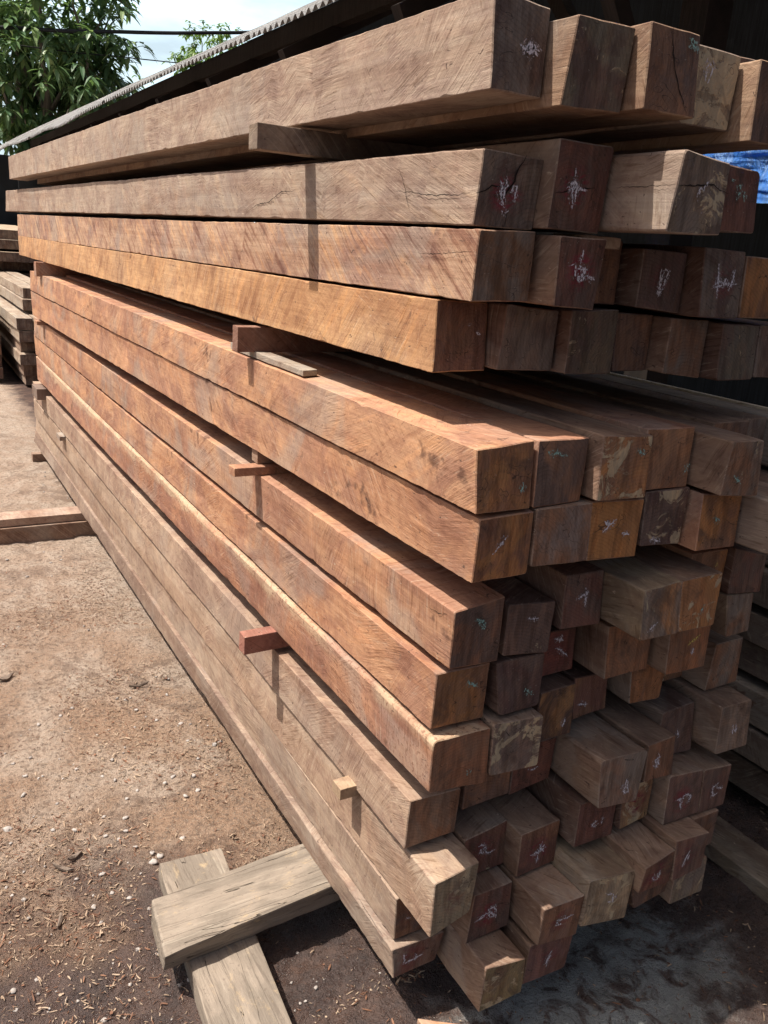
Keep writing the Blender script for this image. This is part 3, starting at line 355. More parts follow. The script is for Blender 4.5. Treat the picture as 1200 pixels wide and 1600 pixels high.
def mat_end():
    t = NT('sawn_end_grain')
    tc = t.n('TexCoord'); seed = t.attr('seed').outputs['Fac']
    off = t.n('CombineXYZ', X=t.math('MULTIPLY', seed, 5.1), Y=seed, Z=t.math('MULTIPLY', seed, 2.3)).outputs[0]
    co = t.vmath('ADD', tc.outputs['Object'], off)
    t1 = t.attr('end_tint').outputs['Color']; t2 = t.attr('end_tint_b').outputs['Color']
    c = t.mix(t.ramp(t.noise(t.scale(co, (1, 1, .7)), 13, 5, .6, .7), .40, .62), t1, t2)
    c = t.mix(1.0, c, (.95, .95, .95), 'MULTIPLY')
    # streaks down the cut
    stv = t.noise(t.scale(co, (70, 70, 9)), 1.0, 4, .6)
    c = t.mix(t.ramp(stv, .46, .62, 0, .55), c, t.mix(1.0, c, (.52, .46, .42), 'MULTIPLY'))
    # growth rings, faint
    sp = t.n('SeparateXYZ', Vector=tc.outputs['Object'])
    rx = t.math('ADD', sp.outputs[0], t.math('MULTIPLY', t.math('SINE', t.math('MULTIPLY', seed, 9.7)), .12))
    rz = t.math('ADD', sp.outputs[2], t.math('ADD', .02, t.math('MULTIPLY', t.math('COSINE', t.math('MULTIPLY', seed, 5.3)), .10)))
    rr = t.math('SQRT', t.math('ADD', t.math('MULTIPLY', rx, rx), t.math('MULTIPLY', rz, rz)))
    rr = t.math('ADD', rr, t.math('MULTIPLY', t.noise(co, 16, 3), .012))
    ring = t.math('SINE', t.math('MULTIPLY', rr, 900))
    c = t.mix(t.ramp(ring, .2, 1, 0, .26), c, t.mix(1.0, c, (.5, .45, .4), 'MULTIPLY'))
    # pale sapwood or dried mud patches
    sap = t.attr('sapwood').outputs['Fac']
    pt = t.noise(t.vmath('ADD', co, (4, 4, 9)), 15, 6, .66, .9)
    thr = t.math('SUBTRACT', .72, t.math('MULTIPLY', sap, .30))
    pm = t.ramp(pt, thr, t.math('ADD', thr, .045), 0, .85)
    c = t.mix(pm, c, (.44, .345, .225))
    # wet dark stains
    dm = t.ramp(t.noise(t.vmath('ADD', co, (8, 1, 3)), 11, 5, .6, .6), .57, .68, 0, .6)
    c = t.mix(dm, c, (.075, .048, .038))
    bm2 = t.ramp(t.noise(t.scale(t.vmath('ADD', co, (5, 2, 7)), (1, 1, .6)), 22, 6, .72, 1.2), .46, .60, 0, .55)
    c = t.mix(bm2, c, t.mix(1.0, c, (1.5, 1.32, 1.15), 'MULTIPLY'))
    vb = t.ramp(t.noise(t.scale(t.vmath('ADD', co, (9, 2, 1)), (34, 34, 3)), 1.0, 2, .5), .50, .53, 0, .28)
    c = t.mix(vb, c, t.mix(1.0, c, (.62, .60, .62), 'MULTIPLY'))
    hc = t.noise(t.scale(t.vmath('ADD', co, (1, 7, 3)), (9, 9, 13)), 1.0, 3, .6, .5)
    hk = t.ramp(t.math('ABSOLUTE', t.math('SUBTRACT', hc, .44)), .0035, .0008, 0, .75)
    c = t.mix(hk, c, (.03, .018, .014))
    # smear of red paint
    cx = t.attr('paint_x').outputs['Fac']; cz = t.attr('paint_z').outputs['Fac']
    dx = t.math('SUBTRACT', sp.outputs[0], cx); dz = t.math('SUBTRACT', sp.outputs[2], cz)
    dd = t.math('SQRT', t.math('ADD', t.math('MULTIPLY', dx, dx), t.math('MULTIPLY', dz, dz)))
    red = t.math('MULTIPLY', t.ramp(dd, .045, .012), t.ramp(t.noise(t.scale(co, (30, 30, 60)), 1.0, 5, .7, 1.2), .42, .60))
    c = t.mix(t.math('MULTIPLY', red, t.attr('red_paint').outputs['Fac']), c, (.19, .022, .035))
    fl = t.ramp(t.noise(co, 260, 2, .5), .70, .77, 0, .5)
    c = t.mix(fl, c, (.42, .36, .30))
    t.set(t.b.inputs['Base Color'], c); t.b.inputs['Roughness'].default_value = .72
    n1 = t.bump(stv, .004, .9); n2 = t.bump(t.noise(co, 75, 6, .7), .004, .7, n1); n3 = t.bump(pm, .0015, .8, n2)
    t.set(t.b.inputs['Normal'], n3)
    return t.m

def mat_plain(name, c1, c2, scale=8, rough=.8, bump=.003, stretch=(1, 1, 1), metal=0.0, space='Object', bscale=None, spec=None):
    t = NT(name); tc = t.n('TexCoord'); co = t.scale(tc.outputs[space], stretch)
    f = t.noise(co, scale, 6, .62, .4)
    t.set(t.b.inputs['Base Color'], t.mix(t.ramp(f, .36, .64), c1, c2))
    t.b.inputs['Roughness'].default_value = rough; t.b.inputs['Metallic'].default_value = metal
    if spec is not None: t.b.inputs['Specular IOR Level'].default_value = spec
    if bump: t.set(t.b.inputs['Normal'], t.bump(t.noise(co, bscale or scale * 3, 5, .6), bump, .8))
    return t.m

def mat_chalk(name, col, dens=.5):
    t = NT(name); tc = t.n('TexCoord')
    f = t.ramp(t.noise(t.scale(tc.outputs['Object'], (1, 1, .6)), 330, 4, .7), dens - .05, dens + .08, 0, .9)
    t.set(t.b.inputs['Base Color'], col + (1,) if len(col) == 3 else col); t.b.inputs['Roughness'].default_value = .9
    t.set(t.b.inputs['Alpha'], f)
    return t.m

M_SIDE = mat_side(); M_END = mat_end()
M_CRACK = mat_plain('crack_shadow_dark_wood', (.012, .008, .006), (.02, .012, .009), 30, .9, 0)
M_CHALK = {'white': mat_chalk('white_chalk', (.68, .63, .66), .465), 'cyan': mat_chalk('pale_green_chalk', (.30, .46, .40), .50),
           'yellow': mat_chalk('yellow_chalk', (.62, .46, .14), .45)}
for k_, c_ in (('white', (.5, .44, .45)), ('cyan', (.28, .38, .33)), ('yellow', (.5, .38, .15))): M_CHALK[k_ + '_dust'] = mat_chalk('smudged_chalk_dust', c_, .56)

def mat_weathered(name, along):
    t = NT(name); tc = t.n('TexCoord'); co = tc.outputs['Object']
    sc = lambda a, b: (a, b, b) if along == 'X' else (b, a, b)
    g = t.noise(t.scale(co, sc(5, 75)), 1.0, 7, .68, .15)
    c = t.mix(t.ramp(t.noise(t.scale(co, sc(5, 14)), 1.0, 5, .6, .5), .38, .62), (.275, .225, .178), (.19, .157, .125))
    c = t.mix(t.ramp(g, .52, .66, 0, .65), c, (.12, .095, .075))
    c = t.mix(t.ramp(g, .45, .34, 0, .45), c, (.37, .32, .255))
    y = t.ramp(t.noise(t.vmath('ADD', t.scale(co, sc(.5, 1)), (2.2, .4, 1)), 14, 7, .75, .4), .56, .70, 0, .7)
    c = t.mix(y, c, (.46, .34, .20))
    k = t.noise(t.scale(t.vmath('ADD', co, (.3, .1, 0)), sc(1.6, 26)), 1.0, 3, .5, .1)
    ck = t.ramp(t.math('ABSOLUTE', t.math('SUBTRACT', k, .56)), .0045, .0012, 0, .9)
    c = t.mix(ck, c, (.03, .022, .016))
    c = t.mix(t.ramp(t.noise(co, 90, 3, .6), .62, .70, 0, .5), c, (.13, .10, .08))
    t.set(t.b.inputs['Base Color'], c); t.b.inputs['Roughness'].default_value = .85
    n1 = t.bump(g, .004, .9); n2 = t.bump(t.noise(co, 30, 5, .6), .003, .6, n1)
    n2 = t.bump(t.math('SUBTRACT', 1.0, ck), .004, .8, n2)
    t.set(t.b.inputs['Normal'], n2)
    return t.m
M_OLD2 = mat_weathered('weathered_grey_block_wood', 'Y')
M_OLD = mat_weathered('weathered_grey_wood', 'X')

# ---------------------------------------------------------------- timber beams
DEF_SIDE = ((.33, .235, .17), (.27, .19, .14), .5)
GT = ((.42, .325, .25), (.34, .25, .195), .35)            # grey tan
OR = ((.49, .275, .16), (.37, .20, .13), .4)             # orange
RD = ((.45, .24, .145), (.34, .175, .12), .35)             # reddish
BR = ((.31, .21, .15), (.225, .15, .11), .4)            # weathered brown
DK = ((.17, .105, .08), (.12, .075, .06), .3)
dk = (.155, .100, .080); br = (.245, .130, .080); og = (.38, .180, .075); gy = (.235, .180, .145); tn = (.36, .27, .18); wine = (.185, .088, .066)
# name: look, side scheme, slant, end tint, end tint b, sapwood, red, corner radius
STY = {
 'A1': ('big grey tan timber with white chalk scribble on end', GT, 0.15, gy, dk, 0, 0, .003),
 'A2': ('timber with plain mottled olive grey end', ((.35,.235,.155),(.25,.155,.10),.3), .2, (.20,.165,.12), dk, .35, 0, .004),
 'A3': ('timber with curved crack and green chalk on brown end', ((.35,.235,.155),(.25,.155,.10),.3), .2, br, dk, .1, 0, .004),
 'A4': ('timber with ragged barky tan end and chalk oval', BR, .1, tn, gy, .85, 0, .008),
 'A5': ('timber cut off by the right picture edge', ((.35,.235,.155),(.25,.155,.10),.3), 1.0, dk, br, 0, 0, .004),
 'B1': ('cracked grey timber, chalk circles over red paint', GT, -0.5, gy, dk, .15, .9, .005),
 'B2': ('timber with white chalk cross on wine brown end', BR, 0, wine, dk, 0, .95, .005),
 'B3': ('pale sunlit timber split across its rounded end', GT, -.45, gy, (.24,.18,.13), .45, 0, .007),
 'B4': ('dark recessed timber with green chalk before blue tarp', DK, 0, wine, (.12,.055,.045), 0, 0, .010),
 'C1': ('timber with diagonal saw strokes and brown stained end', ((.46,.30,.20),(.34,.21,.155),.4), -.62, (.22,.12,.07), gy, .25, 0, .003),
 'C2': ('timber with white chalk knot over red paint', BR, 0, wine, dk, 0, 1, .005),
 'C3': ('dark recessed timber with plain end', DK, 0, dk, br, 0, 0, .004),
 'C4': ('timber with tall white chalk ellipse', DK, 0, (.17,.10,.085), dk, 0, .3, .004),
 'C5': ('timber with two crossed white chalk strokes', DK, 0, gy, dk, .2, .5, .004),
 'C6': ('orange brown timber at the right picture edge', BR, 0, og, br, 0, 0, .005),
 'D1': ('golden brown timber with clean brown end', ((.54,.32,.165),(.44,.25,.13),.15), 0.95, (.23,.12,.085), br, 0, 0, .003),
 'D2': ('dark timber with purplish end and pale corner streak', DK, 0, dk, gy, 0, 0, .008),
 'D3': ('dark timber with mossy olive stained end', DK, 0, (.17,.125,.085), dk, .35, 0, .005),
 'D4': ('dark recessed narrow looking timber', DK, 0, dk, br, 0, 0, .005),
 'D5': ('brown timber with plain reddish end', BR, 0, br, gy, .1, 0, .006),
 'D6': ('timber with grey green weathered end', DK, 0, (.18,.145,.11), dk, .35, 0, .006),
 'D7': ('dark timber cut by the right picture edge', DK, 0, gy, dk, 0, 0, .005),
 'E1': ('orange timber with sunlit top and green tick', OR, 0.55, og, (.24,.12,.07), .05, 0, .002),
 'E2': ('dark ended timber with pale chalk dashes near top', RD, .5, dk, br, .1, 0, .004),
 'E3': ('timber with flaking pale mud on end', BR, 0, br, og, .75, 0, .005),
 'E4': ('orange brown timber with green chalk at corner', RD, 0, (.32,.165,.09), br, .1, 0, .004),
 'E5': ('long protruding timber with grey brown end', BR, .1, gy, br, .35, 0, .006),
 'E6': ('recessed timber with only its top showing', BR, 0, br, dk, 0, 0, .005),
 'F1': ('orange timber with one white chalk slash', OR, -0.6, og, (.22,.11,.07), 0, 0, .002),
 'F2': ('timber with half grey half red end', BR, 0, (.24,.17,.14), br, .1, 0, .006),
 'F3': ('bright orange ended timber with white chalk X', OR, 0, (.42,.19,.07), og, 0, 0, .003),
 'F4': ('timber with flaky mud along its right edge', DK, 0, dk, (.12,.07,.065), .6, 0, .004),
 'F5': ('orange brown timber with pale green dab', RD, 0, og, br, .2, 0, .004),
 'F6': ('protruding pale flaked timber at right picture edge', BR, 0, gy, tn, .6, 0, .006),
 'G1': ('orange timber with dark end and green smear', OR, 0.9, (.24,.12,.075), dk, .05, 0, .004),
 'G2': ('dark timber with small white chalk dashes', DK, 0, dk, (.16,.10,.08), .25, 0, .009),
 'G3': ('wine dark timber with white chalk fork', DK, 0, wine, dk, 0, 0, .004),
 'G4': ('protruding timber with bark stained pale side', ((.34,.26,.17),(.20,.15,.105),.6), 0, og, gy, .5, 0, .006),
 'G5': ('protruding orange timber with pale sapwood top', BR, 0, (.36,.17,.08), og, .62, 0, .006),
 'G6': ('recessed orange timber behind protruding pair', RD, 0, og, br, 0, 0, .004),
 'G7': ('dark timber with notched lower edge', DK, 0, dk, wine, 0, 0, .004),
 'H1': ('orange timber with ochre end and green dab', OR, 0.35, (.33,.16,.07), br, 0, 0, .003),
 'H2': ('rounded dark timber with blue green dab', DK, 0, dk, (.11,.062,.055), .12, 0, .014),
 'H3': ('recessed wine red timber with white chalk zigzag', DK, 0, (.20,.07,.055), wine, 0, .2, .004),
 'H4': ('orange ended timber with diagonal hairline crack', BR, 0, (.32,.15,.08), br, .05, 0, .004),
 'H5': ('red orange timber with yellow chalk slash', BR, 0, (.34,.15,.075), br, 0, 0, .004),
 'H6': ('brown timber with mud spotted side', ((.30,.22,.15),(.20,.14,.10),.6), 0, br, gy, .3, 0, .006),
 'I1': ('timber with ragged bark edge and rusty brown end', RD, -0.3, (.27,.125,.07), br, .05, 0, .010),
 'I2': ('rounded timber caked in pale grit', BR, 0, (.19,.125,.10), gy, .72, 0, .012),
 'I3': ('timber with striped dark and ochre end', DK, 0, (.30,.16,.075), (.09,.055,.045), .15, 0, .007),
 'I4': ('recessed reddish timber with short chalk dash', DK, 0, (.23,.11,.08), br, .1, 0, .004),
 'I5': ('small orange ended timber with rough side', BR, 0, (.35,.16,.075), br, .25, 0, .010),
 'I6': ('recessed timber with only lower corner visible', BR, 0, br, og, .4, 0, .005),
 'I7': ('brown timber tapering to pale lower corner', BR, 0, br, gy, .25, 0, .004),
 'J1': ('brown timber with plain brown end', ((.41,.295,.215),(.31,.21,.155),.2), 0.6, (.24,.155,.11), br, .15, 0, .003),
 'J2': ('recessed dark brown timber under gritty one', DK, 0, br, dk, 0, 0, .004),
 'J3': ('wine brown timber with white chalk hook', DK, 0, (.21,.09,.065), wine, 0, 0, .004),
 'J4': ('protruding rounded timber with chalk loop', BR, 0, (.24,.145,.105), gy, .1, 0, .016),
 'J5': ('protruding timber with white chalk squiggle', BR, 0, br, (.26,.13,.08), .1, 0, .006),
 'J6': ('dark timber with faint chalk dash at left', DK, 0, (.17,.10,.08), dk, .1, 0, .007),
 'J7': ('grey brown timber with two chalk ticks', BR, 0, (.24,.17,.13), gy, .2, 0, .007),
 'K1': ('pale sunlit chipped corner timber with reddish specks', ((.45,.335,.245),(.35,.25,.18),.15), 0.25, (.34,.26,.17), (.26,.19,.13), .6, .35, .003),
 'K2': ('dark timber with white chalk scrawl', BR, 0, wine, (.14,.085,.06), .25, .5, .005),
 'K3': ('wine brown timber with white chalk star', BR, 0, wine, br, 0, .8, .006),
 'K4': ('dark timber with small white chalk C shape', DK, 0, (.17,.08,.062), wine, 0, .15, .003),
 'K5': ('yellowish mottled timber with red speckles', DK, 0, (.34,.21,.11), br, .55, 1, .010),
 'K6': ('timber with pink white chalk arrow', BR, 0, (.20,.115,.09), dk, .1, .7, .003),
 'K7': ('timber with round white chalk mark', BR, 0, (.20,.11,.085), dk, 0, .2, .005),
 'L1': ('recessed pale sided timber with shadowed end', ((.41,.305,.225),(.32,.23,.17),.2), -0.4, br, dk, 0, .2, .003),
 'L2': ('dark timber with big white chalk loop', BR, 0, wine, dk, .1, .9, .004),
 'L3': ('brown timber with white chalk hatch', BR, 0, (.25,.135,.095), br, 0, .5, .004),
 'L4': ('light tan timber with bark missing corner', ((.36,.27,.18),(.25,.18,.125),.5), 0, tn, (.25,.18,.12), .6, 0, .005),
 'L5': ('grey topped timber with pinkish paint and chalk', BR, 0, (.20,.085,.07), br, 0, 1, .006),
 'L6': ('protruding timber with tall faint chalk stroke', BR, 0, (.21,.11,.085), dk, 0, .4, .006),
 'L7': ('recessed brown timber near right edge of stack', BR, 0, br, dk, 0, 0, .006),
 'M1': ('thin bottom corner timber with white chalk stroke', ((.31,.23,.175),(.24,.17,.13),.3), .2, wine, gy, .15, .5, .003),
 'M2': ('mossy olive bottom timber with splintered top', ((.30,.20,.14),(.24,.15,.11),.4), .2, (.26,.19,.10), (.20,.12,.075), .55, .1, .006),
 'M3': ('purplish bottom timber with chalk hatching', BR, 0, (.20,.105,.09), wine, 0, .4, .005),
 'M5': ('thin looking dark bottom timber', DK, 0, br, dk, 0, 0, .005),
 'M6': ('pale rounded bottom timber rubbed with mud', BR, 0, (.26,.20,.14), gy, .55, 0, .014),
}
ORD = ['first', 'second', 'third', 'fourth', 'fifth', 'sixth', 'seventh']
LAY = ['top layer', 'second layer down', 'third layer down', 'fourth layer down', 'fifth layer down', 'sixth layer down', 'seventh layer down',
       'eighth layer down', 'ninth layer down', 'tenth layer down', 'eleventh layer down', 'twelfth layer down', 'bottom layer']

def beam_mesh(c8, org, stations, rad, amp, seed, wane=0.0, caps=4, wane_corner=0):
    """loft of a rounded, slightly irregular square section between two measured end quads (TL TR BR BL near, then far)"""
    near = [Vector(p) for p in c8[:4]]; far = [Vector(p) for p in c8[4:]]
    bm = bmesh.new(); rings = []
    sub = 5 if stations > 30 else 3
    rnd = random.Random(seed); bow = Vector((rnd.uniform(-.004, .004), 0, rnd.uniform(-.003, .003)))
    def section(t, inset=0.0, push=0.0, nz=True):
        cs = [a.lerp(b, t) + bow * (4 * t * (1 - t)) for a, b in zip(near, far)]
        cen = sum(cs, Vector()) / 4; L = (far[0] - near[0]).length
        pts = []
        for k in range(4):
            p, q = cs[k], cs[(k + 1) % 4]; o = cs[(k + 3) % 4]
            yk = p.y
            r = (rad * .5) * (1 + .8 * noise.noise(Vector((k * 9.1 + seed, yk * 3, 0))))
            r += .016 * max(0, noise.noise(Vector((k * 5.7 + seed, yk * 17, 2))) - .30)
            if wane and k == wane_corner: r += wane * max(0, noise.noise(Vector((seed, yk * 1.7, 3))) + .35)
            e1 = (o - p).normalized(); e2 = (q - p).normalized()
            pts += [p + e1 * r, p + (e1 + e2) * (r * .29), p + e2 * r]
            q2 = q
            for s in range(1, sub):
                f = s / sub; pts.append((p + e2 * r).lerp(q - e2 * rad, f))
        out = []
        for p in pts:
            d = p - cen; d.y = 0
            if inset: p = p - d.normalized() * inset
            if nz:
                v_ = p * 1.0 + Vector((seed * 3.3, seed, 0))
                n1 = noise.noise(Vector((v_.x * 9, v_.y * 2.2, v_.z * 9))); n2 = noise.noise(v_ * 38)
                p = p + d.normalized() * (amp * n1 + amp * .45 * n2)
                if len(out) % (2 + sub) < 3:                       # corner points: torn, fuzzy saw edge
                    n3 = noise.noise(v_ * 95); p = p + d.normalized() * (.0011 * n3 - .0045 * max(0, noise.noise(v_ * 27 + Vector((5, 0, 0))) - .28))
            out.append(p + Vector((0, push, 0)))
        return out
    ys = []
    for i in range(stations + 1):
        ys.append((i / stations) ** 1.5)
    rings.append(section(0, .0022, .0)); rings.append(section(0, 0, .0018))
    for t in ys[1:-1]: rings.append(section(t))
    rings.append(section(1, 0, -.002)); rings.append(section(1, .003, 0))
    vr = [[bm.verts.new(p - org) for p in r] for r in rings]
    n = len(vr[0])
    for a in range(len(vr) - 1):
        for i in range(n):
            f = bm.faces.new((vr[a][i], vr[a][(i + 1) % n], vr[a + 1][(i + 1) % n], vr[a + 1][i])); f.smooth = a > 0 and a < len(vr) - 2
    for ring, flip in ((vr[0], False), (vr[-1], True)):
        cen = sum((v_.co for v_ in ring), Vector()) / n; prev = ring
        for c in range(1, caps):
            f = 1 - c / caps; cur = []
            for v_ in ring:
                p = cen.lerp(v_.co, f); p.y += .0014 * noise.noise((p + org) * 30 + Vector((seed, 0, 0))); cur.append(bm.verts.new(p))
            for i in range(n):
                q = (prev[(i + 1) % n], prev[i], cur[i], cur[(i + 1) % n]); fc = bm.faces.new(q if not flip else q[::-1]); fc.material_index = 1
            prev = cur
        cv = bm.verts.new(cen)
        for i in range(n):
            q = (prev[(i + 1) % n], prev[i], cv); fc = bm.faces.new(q if not flip else q[::-1]); fc.material_index = 1
    bmesh.ops.recalc_face_normals(bm, faces=bm.faces)
    corner = set()
    for rg_ in vr:
        for k in range(4):
            b0 = k * (2 + sub); corner.update((rg_[b0], rg_[b0 + 2]))
    for e in bm.edges:
        if e.verts[0] in corner and e.verts[1] in corner: e.smooth = False
    return bm

def ribbon(bm, pts, nrm, width, lift, mi=0, taper=True, jit=0.0, rnd=None):
    nrm = nrm.normalized(); prev = None; n = len(pts)
    # resample
    P = []
    for a, b in zip(pts, pts[1:]):
        k = max(1, int((b - a).length / .006))
        for i in range(k): P.append(a.lerp(b, i / k))
    P.append(pts[-1])
    if rnd: P = [p + Vector((rnd.uniform(-jit, jit), rnd.uniform(-jit, jit) * .2, rnd.uniform(-jit, jit))) for p in P]
    for i, p in enumerate(P):
        d = (P[min(i + 1, len(P) - 1)] - P[max(i - 1, 0)]).normalized(); s = d.cross(nrm).normalized()
        wd = width * (.5 if not taper else .5 * min(1, .25 + 3 * min(i, len(P) - 1 - i) / len(P)))
        if rnd: wd *= rnd.uniform(.6, 1.3)
        cur = (bm.verts.new(p + nrm * lift + s * wd), bm.verts.new(p + nrm * lift - s * wd))
        if prev:
            f = bm.faces.new((prev[0], prev[1], cur[1], cur[0])); f.material_index = mi
        prev = cur

beams = {}
FRONT = {'A1', 'B1', 'C1', 'D1', 'E1', 'F1', 'G1', 'H1', 'I1', 'J1', 'K1', 'L1', 'M1'}
BG = 'squared timbers in the big stack'
rnd = random.Random(11)
for r, row in enumerate(LAYERS):
    for j, nme in enumerate(row):
        look, scheme, slant, et, et2, sap, red, rad = STY[nme]
        c8 = BEAM_CORNERS[nme]; near = [Vector(p) for p in c8[:4]]
        org = (near[2] + near[3]) / 2
        fr = nme in FRONT; seed = r * 7 + j + 1
        wane = .012 if nme == 'I1' else (.03 if nme in ('L4', 'A4') else (.006 if nme in ('M1', 'K1', 'B3') else 0))
        bm = beam_mesh(c8, org, 150 if fr else 36, rad, .0022 if fr else .0018, seed, wane)
        cen = sum(near, Vector()) / 4
        nrm = (near[1] - near[3]).cross(near[0] - near[2]).normalized()
        if nrm.y > 0: nrm = -nrm
        for cn, wh, wd, pts in CRACKS:
            if cn != nme: continue
            P = [Vector(p) - org for p in pts]
            if wh == 'side':
                def sx(p):
                    c0, c1 = Vector(c8[3]), Vector(c8[7]); t_ = (p.y + org.y - c0.y) / (c1.y - c0.y); return c0.x + (c1.x - c0.x) * t_ - org.x
                a0, a1 = Vector(c8[0]), Vector(c8[3])
                for p in P: p.x = min(sx(p), p.x) - .0005
                ribbon(bm, P, Vector((-1, 0, 0)), wd * 1.3, .0028, 2, rnd=rnd, jit=.0012)
            else: ribbon(bm, P, nrm, wd * 1.5, .0016, 2, rnd=rnd, jit=.001)
        o = link('squared_timber', bm, [M_SIDE, M_END, M_CRACK], loc=org)
        lab = '%s, %s from left in %s' % (look, ORD[j], LAY[r])
        tag(o, lab, 'timber', BG)
        v_ = lambda c, k: [c[0] * k, c[1] * k, c[2] * k]
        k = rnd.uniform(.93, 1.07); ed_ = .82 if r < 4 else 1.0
        o['patchy'] = {'C1': .02, 'D1': .55, 'E1': .65, 'H1': .7, 'B1': .8, 'F1': .75}.get(nme, 1.0); o['sap_edge'] = {'I1': 1.0, 'M1': .35}.get(nme, 0.0001)
        o['side_tint'] = v_(scheme[0], k); o['side_tint_b'] = v_(scheme[1], k); o['greying'] = float(scheme[2]); o['slant'] = float(slant) + 0.0001
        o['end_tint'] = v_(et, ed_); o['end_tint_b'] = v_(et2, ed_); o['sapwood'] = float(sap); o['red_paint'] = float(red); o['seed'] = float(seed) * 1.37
        marks = [m for m in CHALK if m[0] == nme]
        px, pz = cen.x - org.x, cen.z - org.z
        if marks:
            allp = [Vector(p) for m in marks for s in m[2] for p in s]; mc = sum(allp, Vector()) / len(allp); px, pz = mc.x - org.x, mc.z - org.z
        o['paint_x'] = px; o['paint_z'] = pz
        for m in marks:
            bm = bmesh.new()
            for s in m[2]:
                ribbon(bm, [Vector(p) - org for p in s], nrm, .0044 if m[1] == 'white' else .0052, .0026, 0, rnd=rnd, jit=.0012)
            for s in m[2]:
                ribbon(bm, [Vector(p) - org for p in s], nrm, .015, .0021, 1, rnd=rnd, jit=.003)
            link('chalk_mark', bm, [M_CHALK[m[1]], M_CHALK[m[1] + '_dust']], parent=o)
        beams[nme] = o

# ---------------------------------------------------------------- small wooden pieces
def block_mesh(pts8, seed=0, amp=.0015, sub=6, rad=.002):
    """hexahedron from 8 corners: bottom 4 (ccw) then top 4, subdivided and roughened"""
    bm = bmesh.new(); v_ = [bm.verts.new(Vector(p)) for p in pts8]
    for q in ((3, 2, 1, 0), (4, 5, 6, 7), (0, 1, 5, 4), (1, 2, 6, 5), (2, 3, 7, 6), (3, 0, 4, 7)): bm.faces.new([v_[i] for i in q])
    bmesh.ops.recalc_face_normals(bm, faces=bm.faces)
    bmesh.ops.bevel(bm, geom=list(bm.edges), offset=rad, segments=2, profile=.6, affect='EDGES')
    bmesh.ops.subdivide_edges(bm, edges=[e for e in bm.edges if e.calc_length() > .02], cuts=sub, use_grid_fill=True)
    for vt in bm.verts:
        p = vt.co * 25 + Vector((seed * 5.1, 0, seed))
        vt.co += Vector((noise.noise(p), noise.noise(p + Vector((9, 0, 0))), noise.noise(p + Vector((0, 9, 0))))) * amp
    return bm
def bar(x0, x1, y0, y1, z0, z1, skew=0.0, dz=0.0):
    """bar running along x; skew shifts y at x1, dz raises x1 end"""
    return [(x0, y0, z0), (x1, y0 + skew, z0 + dz), (x1, y1 + skew, z0 + dz), (x0, y1, z0), (x0, y0, z1), (x1, y0 + skew, z1 + dz), (x1, y1 + skew, z1 + dz), (x0, y1, z1)]
def woodpiece(name, pts, mats, label, cat, group=None, seed=0, st=(1, 0), amp=.0015, sub=6, style=None, rad=.002):
    org = sum((Vector(p) for p in pts), Vector()) / 8
    bm = block_mesh([Vector(p) - org for p in pts], seed, amp, sub, rad)
    o = link(name, bm, mats, loc=org); tag(o, label, cat, group)
    s = style or BR; o['patchy'] = 1.0
    o['side_tint'] = list(s[0]); o['side_tint_b'] = list(s[1]); o['greying'] = float(s[2]); o['slant'] = .3; o['seed'] = seed * 2.1 + .5
    return o
SG = 'spacer sticks between the timber layers'
sp = [
 # pts, style, label
 (bar(.715, 1.45, 1.83, 1.878, 1.881, 1.934), ((.26, .20, .15), (.19, .145, .11), .4), 'thick grey spacer bar sticking out under the big top timber'),
 (bar(.792, 1.60, 2.13, 2.17, 1.408, 1.474, .03), ((.36, .2, .14), (.26, .14, .1), .1), 'red brown spacer bar standing on a small batten, middle of the stack side'),
 (bar(.800, 1.60, 5.62, 5.70, 1.379, 1.462), RD, 'dark brown spacer bar at far end under the fourth layer'),
 (bar(.776, 1.60, 2.09, 2.135, 1.076, 1.100), OR, 'thin orange spacer stick with sunlit top above the seventh layer'),
 (bar(.852, 1.60, 2.115, 2.16, 1.102, 1.144), BR, 'short stub lying on the thin orange spacer stick'),
 (bar(.808, 1.60, 5.755, 5.84, 1.074, 1.097), OR, 'thin far spacer stick above the seventh layer'),
 (bar(.755, 1.60, 1.93, 1.972, .619, .672, .02, .002), ((.33, .15, .11), (.23, .11, .08), .15), 'red topped spacer bar sticking out under the ragged bark timber'),
 (bar(.798, 1.60, 5.84, 6.05, .580, .652), DK, 'dark far spacer bar above the tenth layer'),
 (bar(.808, 1.55, 1.44, 1.485, .470, .500), ((.46, .34, .22), (.36, .25, .16), .2), 'pale yellow spacer stick tip near the front, above the eleventh layer'),
 (bar(.826, 1.60, 5.20, 5.32, .452, .478), ((.36, .3, .25), (.3, .24, .2), .6), 'small grey spacer stick far along the eleventh layer'),
 (bar(1.075, 1.19, 1.20, 1.26, 1.728, 1.748), GT, 'thin grey packing batten under the split rounded timber'),
]
for i, (p, s, lab) in enumerate(sp): woodpiece('spacer_stick', p, [M_SIDE], lab, 'spacer stick', SG, seed=i + 3, style=s)
# grey batten lying along the fifth layer under the spacer bar
woodpiece('batten_offcut', [(.842, 1.82, 1.394), (.885, 1.83, 1.394), (.885, 2.33, 1.390), (.842, 2.32, 1.390), (.842, 1.82, 1.408), (.885, 1.83, 1.408), (.885, 2.33, 1.409), (.842, 2.32, 1.409)],
          [M_SIDE], 'short grey batten lying lengthwise on the orange timber edge', 'batten', seed=21, style=((.38, .32, .25), (.3, .24, .19), .6))
